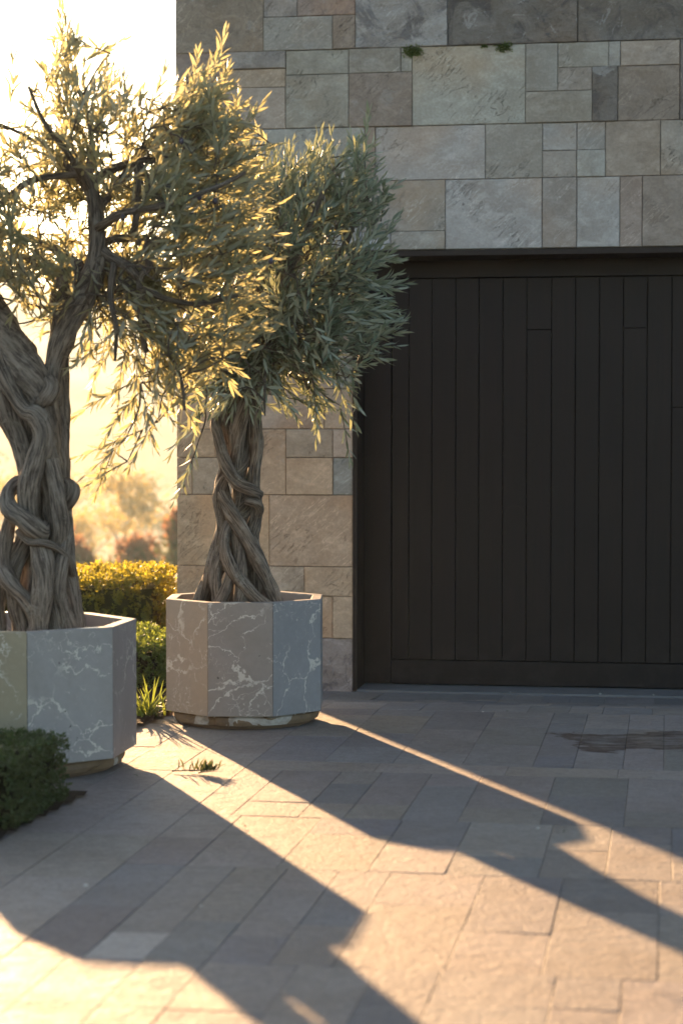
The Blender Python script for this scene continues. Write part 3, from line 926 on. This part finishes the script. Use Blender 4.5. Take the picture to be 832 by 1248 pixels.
twm = tw.build('twigs', cr, off=tree2.location)

# ------------------------------------------------------------------ olive tree at the left
tree1 = empty('olive_tree', (P(40, 760, D1).x, D1, .5))
tag(tree1, 'large gnarled olive tree with forked trunk and golden backlit crown at the left', 'tree', 'potted olive trees')
tb = Tubes()
k = dict(seg=24, step=.010)
S1 = [
 [(95,785,-.02,9),(88,725,.0,10),(80,675,.03,11),(76,607,.05,12),(72,557,.05,13),(72,501,.03,14),(71,448,.03,13),(74,400,.04,12),(72,365,.05,12),(80,340,.05,10),(96,325,.03,9)],
 [(66,495,-.03,9),(66,450,-.02,11),(80,405,-.02,13),(95,375,-.01,14),(110,345,0,14),(119,310,0,12),(117,260,0,9),(109,215,0,7)],
 [(-22,370,.0,27),(0,410,-.01,27),(22,440,-.03,26),(44,470,-.04,22),(55,500,-.04,17),(62,545,-.02,14),(66,600,-.02,13),(67,660,-.03,12),(56,712,-.05,12),(45,775,-.06,12)],
 [(-12,450,.03,12),(8,500,.03,14),(24,535,.03,13),(36,575,.02,12),(40,620,.02,12),(30,660,.0,11),(16,700,-.04,11),(20,735,-.06,11),(32,775,-.06,11)],
 [(-5,420,-.07,9),(12,470,-.09,10),(30,500,-.1,10),(46,508,-.12,13),(54,530,-.13,13),(46,560,-.12,13),(36,590,-.11,13),(34,622,-.09,12),(42,655,-.06,12)],
 [(38,585,.04,9),(18,592,.0,9),(10,606,-.07,9),(14,622,-.13,10),(28,632,-.16,11),(42,643,-.16,12),(52,648,-.13,10),(56,640,-.08,6)],
 [(44,650,-.10,10),(52,680,-.14,13),(54,710,-.14,13),(50,740,-.13,13),(44,780,-.12,14)],
 [(22,648,-.08,4),(36,660,-.15,5),(54,662,-.17,5),(70,668,-.13,5),(84,682,-.08,5),(90,700,-.02,4)],
 [(14,628,-.03,8),(6,660,-.06,9),(4,690,-.08,9),(14,712,-.13,9),(30,730,-.14,9),(42,752,-.12,8),(46,785,-.1,8)],
 [(8,650,.05,10),(-6,690,.03,11),(-14,730,.02,11),(-22,785,0,12)],
 [(22,665,.1,9),(4,700,-.04,9),(-4,740,-.06,10),(-2,785,-.08,10)],
 [(82,650,-.06,8),(74,690,-.10,9),(72,720,-.10,9),(80,750,-.08,9),(90,785,-.06,10)],
 [(64,700,-.07,7),(66,735,-.08,9),(74,785,-.06,9)],
 [(76,620,.0,8),(86,606,-.05,9),(88,596,-.05,9),(80,588,.0,7)],
 [(60,462,-.08,8),(64,474,-.11,10),(58,484,-.11,10),(48,492,-.06,8)],
 [(30,780,.1,16),(38,720,.08,16),(46,660,.07,14),(54,600,.06,14),(58,540,.05,17),(56,500,.03,18)],
 [(102,785,.05,8),(92,740,.03,9),(84,700,.02,9),(80,655,.03,9)],
 [(-34,785,.05,9),(-18,745,.0,9),(-2,715,-.06,8),(10,695,-.06,7)],
 [(62,560,-.1,9),(70,600,-.11,10),(74,640,-.10,10),(70,670,-.06,8)],
]
S1.append([(2,440,.07,15),(22,485,.07,16),(38,530,.07,15),(46,575,.06,14),(48,620,.06,13)])
S1.append([(46,790,.06,30),(46,765,.06,28),(46,735,.05,24),(48,700,.05,20),(50,670,.05,16)])  # unseen thick core added so no light leaks between the base strands
for i, s_ in enumerate(S1): strand(tb, s_, D1, twist=(2 if i % 2 else -2), seed=i*1.91+40, **k)
tb.build('trunk', tree1, off=tree1.location)
br1 = [
 [(109,222,0,6.5),(104,213,0,5.5),(80,214,0,4.5),(50,217,-.02,4.2),(28,226,-.03,4.4),(0,250,-.03,4.4),(-40,275,0,5),(-90,280,.05,3)],
 [(112,222,0,6),(125,213,-.02,6),(146,203,-.04,5),(172,196,-.05,4),(215,190,-.05,3),(255,150,-.05,2)],
 [(165,197,-.04,4.5),(170,222,-.06,5),(166,262,-.08,4.5),(163,285,-.06,4.5),(172,297,-.05,5),(184,313,-.05,5.5),(180,328,-.05,5),(171,338,-.05,5.5),(172,362,-.05,5),(173,400,-.05,4),(178,430,-.05,3)],
 [(121,303,0,7),(138,315,-.03,7),(155,325,-.05,6.5),(170,340,-.05,5)],
 [(172,200,-.05,3.5),(185,230,-.08,3.5),(205,250,-.1,3),(235,262,-.12,2.5),(275,250,-.12,2)],
 [(96,326,.03,8),(85,315,.08,6),(66,300,.14,4),(40,292,.2,3.5),(15,285,.24,3),(-25,270,.28,2.5)],
 [(108,215,0,6),(112,170,.05,3.5),(100,120,.08,2.5),(82,80,.1,2.5),(76,45,.1,1.5)],
 [(118,260,0,6),(140,230,.2,5),(175,180,.3,4),(215,140,.35,3),(245,100,.35,2)],
 [(118,280,0,6),(150,260,-.25,5),(200,250,-.35,4),(260,230,-.4,3),(300,210,-.4,2)],
 [(118,300,0,6),(150,290,.2,5),(210,300,.3,4),(270,310,.3,3),(305,320,.3,2)],
 [(112,240,0,5),(85,205,.2,3.5),(55,180,.3,2.8),(20,160,.35,2.2),(-30,140,.3,1.5)],
 [(110,230,0,5),(85,190,-.15,3.5),(55,150,-.25,2.5),(35,105,-.3,1.5)],
 [(172,350,-.05,5),(205,365,-.08,4),(245,370,-.1,3),(290,360,-.12,2)],
 [(174,384,-.05,4),(200,420,-.08,3),(220,460,-.08,2.2),(225,500,-.08,1.5)],
 [(-40,330,.0,20),(-70,250,.05,12),(-90,170,.08,7),(-100,110,.1,4)],
 [(140,318,-.03,5),(135,360,-.08,4),(142,400,-.1,3),(140,440,-.1,2)],
]
skel = []
for i, s_ in enumerate(br1):
    tb = Tubes()
    pts = strand(tb, s_, D1, seg=12, step=.02, seed=i+70, twist=1.5)
    skel += [q[:3] for q in catmull(pts, 18)]
    tb.build('branch', tree1, off=tree1.location)
poly1 = [(-170,150),(-110,70),(-50,130),(-10,175),(22,150),(45,150),(60,70),(76,25),(92,70),(120,110),(138,60),(148,110),(175,120),(205,130),(228,110),(262,60),(280,110),(300,150),(318,185),(325,250),(328,330),(322,395),(300,420),(262,440),(230,470),(170,445),(100,440),(40,390),(-20,380),(-120,400),(-190,300)]
tw, lf = Tubes(), Leaves()
tips = []; n_t = 0
while n_t < 720:
    px, py = random.uniform(-190, 330), random.uniform(20, 475)
    if not in_poly(px, py, poly1): continue
    if px < 160 and py > 330 and random.random() < .75: continue
    if py < 210 and px < 220 and random.random() < .38: continue
    u_ = (px-80)/260; v_ = (py-250)/230
    rem = max(.05, 1-u_*u_*.85-v_*v_*.85)
    dd = random.uniform(-1, 1)*.55*math.sqrt(rem)
    if 70 < px < 200 and py > 190 and dd < .0: dd = -dd*.8 + .08
    q = P(px, py, D1+dd)
    L = random.uniform(.20, .34)
    if noise.noise(q*3.2) < -.16: continue
    dr = (.9*u_+random.gauss(0, .4), dd*.8+random.gauss(0, .35), .75-.9*max(0, v_)+random.gauss(0, .3))
    if px > 220 and py > 150: dr = (.8+random.gauss(0, .3), dd*.4+random.gauss(0, .3), .5+random.gauss(0, .35))
    if v_ > .45 and px < 230: dr = (u_+random.gauss(0, .3), dd+random.gauss(0, .3), -.5)
    tips.append((q, L, random.uniform(0, .5), dr)); n_t += 1
for (px, py, dxx, dz, L) in [(72,18,-.1,1,.34),(88,22,.1,1,.34),(60,60,-.3,1,.3),(100,48,.2,1,.3),(138,42,.6,.8,.25),(132,70,.4,1,.25),(28,68,0,1,.28),(30,120,0,1,.3),(10,150,-.2,1,.3),
        (155,100,.3,1,.28),(178,118,.4,1,.28),(265,42,.3,1,.34),(285,95,.4,.9,.32),(300,125,.5,.8,.32),(250,70,.1,1,.3),(322,165,1,.5,.3),(326,190,1,.3,.28),(334,245,1,.35,.3),
        (318,282,1,.5,.3),(332,322,1,.35,.3),(322,352,1,.4,.28),(334,388,1,.3,.3),(310,402,1,.3,.3),(300,425,1,.1,.3),(240,105,.2,1,.3),(205,95,.3,1,.25),
        (85,45,.1,1,.3),(66,85,-.2,1,.3),(110,85,.3,1,.28),(270,85,.3,1,.3),(275,125,.3,1,.3),(255,110,0,1,.3)]:
    tips.append((P(px, py, D1+random.uniform(-.3, .1)), L, .1, (dxx, 0, dz)))
for (px, py, dxx, dz, L) in [(92,595,-1,-.45,.26),(100,560,-.9,-.6,.30),(118,600,-.4,-1,.2),(150,560,-.6,-.6,.28),(92,500,-.9,-.3,.26),(108,470,-.6,-.8,.28),(95,450,-.7,-.6,.26),
        (130,500,-.3,-1,.28),(160,520,.1,-1,.28),(190,540,.2,-1,.26),(205,520,.3,-1,.26),(175,490,0,-1,.28),(150,480,-.2,-1,.28),(215,490,.3,-1,.28),(240,480,.5,-.8,.28),
        (60,395,-.6,-.2,.24),(40,400,-.8,-.4,.22),(20,380,-.5,-.6,.24),(90,425,-.4,-1,.22),(120,440,0,-1,.24),(235,440,.4,-.8,.3),(260,450,.6,-.7,.28),(290,440,.8,-.4,.28),
        (165,450,0,-1,.28),(200,455,.2,-1,.28),(280,470,.5,-.8,.26),(140,540,-.5,-.8,.24),(120,530,-.7,-.6,.26),(110,580,-.8,-.5,.22),(195,500,.1,-1,.24),(230,520,.3,-1,.24),
        (130,455,-.2,-1,.26),(185,470,.0,-1,.26),(222,470,.2,-1,.26)]:
    tips.append((P(px, py, D1+random.uniform(-.3, .15)), L, .2, (dxx, random.uniform(-.2, .2), dz)))
grow(skel, tips, tw, lf, P(115, 330, D1), .3)
cr1 = lf.build('crown', tree1, OLIVE, off=tree1.location)
tw.build('twigs', cr1, off=tree1.location)
OLV = plain('olive_fruit', (.05, .04, .06), .35, .5)
for (px, py) in [(221,172),(243,240),(262,245),(150,265),(205,228),(330,318)]:
    q = P(px, py, D1-.3)
    bm = bmesh.new(); bmesh.ops.create_uvsphere(bm, u_segments=12, v_segments=8, radius=.011)
    for v in bm.verts: v.co.z *= 1.35; v.co += q - tree1.location
    me = bpy.data.meshes.new('olive'); bm.to_mesh(me); bm.free(); me.materials.append(OLV)
    for f in me.polygons: f.use_smooth = True
    o = bpy.data.objects.new('olive', me); C.objects.link(o); o.parent = tree1

# ------------------------------------------------------------------ beds
def bed(name, poly, z0, label, amp=.02):
    bm = bmesh.new()
    xs_ = [p_[0] for p_ in poly]; ys_ = [p_[1] for p_ in poly]
    st = .03
    nx_, ny_ = int((max(xs_)-min(xs_))/st)+1, int((max(ys_)-min(ys_))/st)+1
    V_, F_, idx = [], [], {}
    def vid(i, j):
        if (i, j) not in idx:
            x, y_ = min(xs_)+i*st, min(ys_)+j*st
            idx[(i, j)] = len(V_)
            V_.append((x, y_, z0 + amp*noise.noise(Vector((x*9, y_*9, 0))) + amp*.6*noise.noise(Vector((x*27, y_*27, 5)))))
        return idx[(i, j)]
    for i in range(nx_):
        for j in range(ny_):
            if in_poly(min(xs_)+(i+.5)*st, min(ys_)+(j+.5)*st, poly):
                F_.append((vid(i, j), vid(i+1, j), vid(i+1, j+1), vid(i, j+1)))
    o = mesh_obj(name, V_, F_, SOIL, smooth=True)
    tag(o, label, 'soil', kind='stuff')
pA, pB = G(0, 1025), G(112, 967)
bed('garden_soil', [(pA.x-.17, pA.y-1.0), (pA.x, pA.y), (pB.x, pB.y), (pB.x-3.5, pB.y+.05), (pA.x-3.5, pA.y-1.0)], .012, 'dark soil under the low clipped hedge in the foreground', .006)
q0, q1 = G(163, 890), G(214, 868)
bed('garden_soil', [(q0.x, q0.y), (q1.x, q1.y), (-.72, 11.2), (-.78, 13.1), (-1.12, 13.3), (-1.12, 15), (-5, 15), (-5, 9.9)], .02, 'dark mulched soil of the bed behind the planters', .022)

# ------------------------------------------------------------------ hedges
def hedge(name, x0, x1, y0, y1, z0, z1, mat, label, leafL, clumps, group=None, wob=.05, per=8, skew=0.0, rz=0.0, core=(.02,.018,.01)):
    root = empty(name, ((x0+x1)/2, (y0+y1)/2, z0), rz)
    tag(root, label, 'hedge', group)
    hx, hy, hz = (x1-x0)/2, (y1-y0)/2, z1-z0
    lf = Leaves(); st = Tubes()
    A = [2*hx*hz, 2*hx*hz*.4, 2*hy*hz, 2*hy*hz, 4*hx*hy]
    tot = sum(A)
    for c_ in range(clumps):
        r = random.random()*tot; k_ = 0
        while r > A[k_]: r -= A[k_]; k_ += 1
        a, b_ = random.uniform(-1, 1), random.random()
        if k_ == 0: p_, n_ = np.array([a*hx, -hy, b_*hz]), np.array([0, -1, .25])
        elif k_ == 1: p_, n_ = np.array([a*hx, hy, b_*hz]), np.array([0, 1, .25])
        elif k_ == 2: p_, n_ = np.array([hx, a*hy, b_*hz]), np.array([1, 0, .25])
        elif k_ == 3: p_, n_ = np.array([-hx, a*hy, b_*hz]), np.array([-1, 0, .25])
        else: p_, n_ = np.array([a*hx, random.uniform(-1, 1)*hy, hz]), np.array([0, 0, 1])
        n_ = unit(n_)
        o_ = wob*(noise.noise(Vector(p_*5)+Vector((x0*3, 0, 0)))*1.0 + .6*noise.noise(Vector(p_*13))) - abs(random.gauss(0, 1))*leafL*1.5 + leafL*.3
        # round the edges of the box
        e_ = 0
        if k_ == 4: e_ = max(0, abs(p_[1])/hy-.75)*.25*hy + max(0, abs(p_[0])/hx-.9)*.25*hx*.5
        q = p_ + n_*o_ - np.array([0, 0, e_*.6])
        ax = unit(n_ + np.array([0, 0, .5]) + rvec()*.5)
        for l in range(per):
            d = unit(ax*random.uniform(.3, 1) + rvec()*.8)
            ll = leafL*random.uniform(.7, 1.3)
            lf.leaf(q + ax*leafL*random.uniform(-.6, 1.4), d, unit(n_+rvec()*.9), ll, ll*.55, .1, 2)
    fo = lf.build('foliage', root, mat)
    mb = MB(); m_ = wob*.9 + leafL*.8
    nx_ = max(3, int(2*hx/.1))
    mb.box(-hx+m_, hx-m_, -hy+m_, hy-m_, .01, hz-m_)
    bm = bmesh.new(); me = bpy.data.meshes.new('twigs')
    me.from_pydata(mb.v, [], mb.f); bm.from_mesh(me)
    bmesh.ops.subdivide_edges(bm, edges=bm.edges[:], cuts=14, use_grid_fill=True)
    for v in bm.verts:
        nv = noise.noise(v.co*12)*.035
        v.co += v.co.normalized()*nv
    bm.to_mesh(me); bm.free()
    me.materials.append(plain('hedge_twigs', core, .95, .05, .01, 60))
    o = bpy.data.objects.new('twigs', me); C.objects.link(o); o.parent = root
    return root
hR = P(76, 1000, 7.75)
hedge('hedge', hR.x-2.0, hR.x-.035, 7.34, 7.98, 0.01, .262, BOXL, 'low dark green clipped hedge in the left foreground', .016, 6500, wob=.014, per=9, rz=-ANG)
hedge('hedge', -4.4, -1.16, 13.3, 14.3, -.3, .485, GOLD, 'sunlit golden clipped hedge running up to the house corner', .028, 5200, 'hedges behind the planters', .06, 9, core=(.05,.045,.015))
hedge('hedge', -2.2, -.98, 11.25, 12.0, -.02, .27, GREENL, 'lower green hedge in the gap between the two planters', .02, 3200, 'hedges behind the planters', .045, 8)

# strap-leaved plant at the bed edge
def strap_plant(loc, n_, L, label, mat=GREENL):
    lf = Leaves()
    for i in range(n_):
        a = random.uniform(0, 2*math.pi); p_ = np.array([random.gauss(0, .025), random.gauss(0, .025), 0.0])
        el = random.uniform(.7, 1.35); d = np.array([math.cos(a)*math.cos(el), math.sin(a)*math.cos(el), math.sin(el)])
        ln = L*random.uniform(.5, 1.1); w0 = random.uniform(.010, .018); b0 = len(lf.v); rv = random.random()
        sd_ = unit(np.cross(d, [0, 0, 1])); m = 7
        for k_ in range(m+1):
            t = k_/m
            wd = w0*(1-t**2.2)*(.6+.4*min(1, t*4))
            lf.v.append(p_-sd_*wd*.5+np.array([0, 0, .002])); lf.v.append(p_+sd_*wd*.5)
            d = unit(d + np.array([0, 0, -.17*(1.4-el/1.5)])); p_ = p_ + d*ln/m
        for k_ in range(m): lf.f.append((b0+2*k_, b0+2*k_+1, b0+2*k_+3, b0+2*k_+2))
        lf.r += [rv]*(2*(m+1))
    o = lf.build('strap_leaf_plant', None, mat); o.location = loc
    return tag(o, label, 'plant', 'small plants along the bed edge')
q = G(182, 878); strap_plant((q.x, q.y, .02), 46, .22, 'tuft of bright green strap leaves between the planters')
q = G(163, 872); strap_plant((q.x, q.y, .02), 26, .15, 'smaller green tuft half hidden behind the left planter')

def bush(name, cat, loc, rx, ry, rz_, n_, leafL, mat, label, group=None, tipmat=None, trunk_h=0.0, lobes=9, spiky=False):
    root = empty(name, loc)
    tag(root, label, cat, group)
    if trunk_h:
        tb = Tubes()
        tb.add([(0,0,-.1,trunk_h*.07),(rx*.05,0,trunk_h*.6,trunk_h*.05),(0,0,trunk_h+rz_*.8,trunk_h*.03)], seg=8, step=trunk_h/6)
        for i in range(5):
            a = i*1.26
            tb.add([(0,0,trunk_h*.7,trunk_h*.035),(rx*.35*math.cos(a),ry*.35*math.sin(a),trunk_h+rz_*.4,trunk_h*.025),(rx*.7*math.cos(a),ry*.7*math.sin(a),trunk_h+rz_*.9,trunk_h*.012)], seg=6, step=trunk_h/5)
        tb.build('trunk', root)
    cs = []
    for i in range(lobes):
        v = rvec(); rr = random.uniform(.35, .75)
        cs.append((v[0]*rx*rr, v[1]*ry*rr, rz_ + v[2]*rz_*rr, random.uniform(.3, .55)))
    lf, lt = Leaves(), Leaves()
    for i in range(n_):
        c_ = cs[i % lobes]; v = rvec()*(random.random()**.4)
        p_ = np.array([c_[0]+v[0]*rx*c_[3], c_[1]+v[1]*ry*c_[3], trunk_h+max(.02, c_[2]+v[2]*rz_*c_[3])])
        d = unit(rvec()*.7 + v + np.array([0, 0, .9 if spiky else .3]))
        tgt = lt if (tipmat and p_[2] > trunk_h + rz_*1.3 + random.gauss(0, .25)*rz_) else lf
        tgt.leaf(p_, d, rvec(), leafL*random.uniform(.6, 1.3), leafL*.4, .1, 2)
    nb, nf = len(lf.v), len(lf.f)
    lf.v += lt.v; lf.r += lt.r; lf.f += [tuple(i+nb for i in f) for f in lt.f]
    f_ = lf.build('crown' if trunk_h else 'foliage', root, mat)
    if tipmat:
        f_.data.materials.append(tipmat)
        f_.data.polygons.foreach_set('material_index', [0]*nf + [1]*len(lt.f))
    return root
bg_ = 'blurred shrubs beyond the hedge'
for (px, ptop, d, rx, lab) in [(98,655,100,1.6,'dark shrub with reddish tips beyond the hedge, beside the left trunk'),(158,648,106,2.0,'dark shrub with reddish tips in the middle of the gap beyond the hedge'),
                          (222,618,92,1.3,'tall red-flowered shrub against the house corner beyond the hedge')]:
    p0 = P(px, ptop, d); zb1 = terr(p0.x, d)
    bush('garden_shrub', 'shrub', (p0.x, d, zb1), rx, rx, (p0.z-zb1)*.52, 2200, .38, DARKL, lab, bg_, REDL, 0, 11, True)
for (px, ptop, d, rx, lab) in [(120,688,118,3.4,'low grey-green shrub beyond the hedge'),(195,686,124,3.2,'low pale shrub beyond the hedge near the house corner')]:
    p0 = P(px, ptop, d); zb1 = terr(p0.x, d)
    bush('garden_shrub', 'shrub', (p0.x, d, zb1), rx, rx, (p0.z-zb1)*.52, 1800, .42, GREENL, lab, bg_, None, 0, 8, False)
tg = 'hazy trees in the valley'
for (px, ptop, d, rx, mat, lab) in [
    (150,560,210,5.0,FARY,'yellow-leaved tree glowing in the haze beyond the hedge'),
    (104,602,190,4.2,FARY,'lower yellow-leaved tree in the haze right of the left trunk'),
    (192,612,240,5.5,DARKL,'faint grey-green tree in the haze near the house corner'),
    (28,560,220,9.0,FARY,'broad yellow tree in the haze behind the left trunk'),
    (-70,520,260,16.0,DARKL,'big hazy tree beyond the left edge'),
    (126,575,430,13,DARKL,'far pale tree on the slope above the yellow tree'),
    (206,560,470,13,DARKL,'far tree on the hazy slope by the house corner'),
    (170,520,640,18,DARKL,'farthest tree high on the hazy slope in the gap'),
    (40,520,600,22,DARKL,'far tree on the hazy slope seen through the tree fork')]:
    p0 = P(px, ptop, d); zb1 = terr(p0.x, d); hh = p0.z-zb1
    bush('hazy_tree', 'tree', (p0.x, d, zb1), rx, rx, hh*.36, 1800, max(.12, hh*.05), mat, lab, tg, None, hh*.28, 12)

# ------------------------------------------------------------------ small things
for i, (px, py, zl, n_, lab) in enumerate([(503,63,.045,170,'green moss tuft growing on a stone ledge, leftmost'),(613,57,.036,140,'green moss tuft on the stone ledge, right of the big pale slab centre'),(590,56,.013,40,'tiny moss speck on the ledge between the two larger tufts')]):
    lx, lz = Wl(px, py)
    lf = Leaves()
    for j in range(n_*3):
        d = unit(np.array([random.gauss(0, .8), -abs(random.gauss(.5, .4)), random.gauss(0, .6)]))
        p_ = np.array([max(-1.3*zl, min(1.3*zl, random.gauss(0, zl*.6))), random.uniform(0, .01), random.gauss(0, zl*.35)])
        lf.leaf(p_, d, rvec(), random.uniform(.010, .020)*(1.3 if i < 2 else 1), .006, .2, 2)
    o = lf.build('moss_tuft', None, GREENL)
    X_, Y_ = from_local(lx, -.008)
    o.location = (X_, Y_, lz + ZB); o.rotation_euler = (0, 0, -ANG)
    tag(o, lab, 'moss', 'moss tufts on the wall')
# fallen sprig
q = G(238, 943)
tw, lf = Tubes(), Leaves()
for (sx_, dx_, L) in ((-.10, 1, .17), (-.03, 1, .13), (.02, .8, .10)):
    st_ = np.array([sx_, random.uniform(-.03, .03), .008])
    pts = [(*st_, .003), (*(st_+np.array([L*.5*dx_, .01, .006])), .0025), (*(st_+np.array([L*dx_, -.01, .012])), .0015)]
    tw.add(pts, seg=5, step=.02, bark=False)
    for c_ in catmull(pts, 8)[1:]:
        for sg in (-1, 1):
            d = unit(np.array([random.uniform(-.1, .6), sg*random.uniform(.3, .9), random.uniform(.3, 1.3)]))
            ll = random.uniform(.04, .062)
            lf.leaf(c_[:3], d, unit(rvec()), ll, ll*.2, .1)
root = empty('olive_sprig', (q.x, q.y, 0), rad(-15))
tag(root, 'small fallen olive sprig lying on the sunlit paving between the planters', 'sprig')
tw.build('stem', root); lf.build('leaves', root, DARKL)
# loose fallen leaves and pebbles
for i, (px, py, lab) in enumerate([(152,936,'dry leaf lying by the base of the left planter'),(168,948,'dry leaf on the paving just off the corner of the left planter'),(620,868,'dry leaf on the shaded paving before the garage door'),
        (646,905,'dry leaf on the paving left of the brown stain'),(300,1010,'dry leaf on the sunlit paving below the sprig'),(690,1015,'dry leaf in the sunlit strip at right')]):
    q = G(px, py); lf = Leaves()
    lf.leaf(np.array([0., 0, .006]), unit(np.array([math.cos(i*2.1), math.sin(i*2.1), .15])), unit(np.array([.1, .2, 1.])), .035, .010, .15)
    o = lf.build('fallen_leaf', None, DARKL); o.location = (q.x, q.y, 0)
    tag(o, lab, 'leaf', 'fallen leaves')
GRAV = plain('pale_grit', (.45, .42, .38), .8, .3)
for i, (px, py, lab) in enumerate([(622,842,'tiny pale pebble at the foot of the garage door, leftmost'),(796,846,'tiny pale pebble at the foot of the garage door near the right edge'),(731,842,'tiny pale pebble at the door foot between the other two'),
        (588,868,'tiny pale pebble on shaded paving just out from the door'),(655,1010,'tiny pale pebble where the two shadows meet at right'),(105,1080,'tiny pale pebble in the left planter shadow'),(245,1105,'tiny pale pebble near the tip of the left planter shadow')]):
    z = 0 if py > 850 else ZB+.013
    q = G(px, py, z)
    bm = bmesh.new(); bmesh.ops.create_icosphere(bm, subdivisions=1, radius=.005+.002*(i % 3))
    for v in bm.verts: v.co *= 1+random.uniform(-.25, .25); v.co.z *= .6
    me = bpy.data.meshes.new('pebble'); bm.to_mesh(me); bm.free(); me.materials.append(GRAV)
    o = bpy.data.objects.new('pebble', me); C.objects.link(o)
    if py < 850:
        X_, Y_ = from_local(Wl(px, 800)[0], -.03); q = Vector((X_, Y_, 0))
        z = ZB + .013
    o.location = (q.x, q.y, z+.003)
    tag(o, lab, 'pebble', 'pale pebbles on the paving')

# ------------------------------------------------------------------ haze
HAZE = 0.00030
mb = MB().box(-1300, 1300, -80, 1750, -22, 190)
Mh = Mt('haze')
Mh.t.nodes.remove(Mh.b)
pv = Mh.n('VolumePrincipled', {'Color': (.70, .89, 1.0), 'Density': HAZE, 'Anisotropy': .35})
Mh.t.links.new(pv.outputs[0], Mh.out.inputs['Volume'])
hz_ = mb.build('haze', Mh.m)
tag(hz_, kind='stuff')
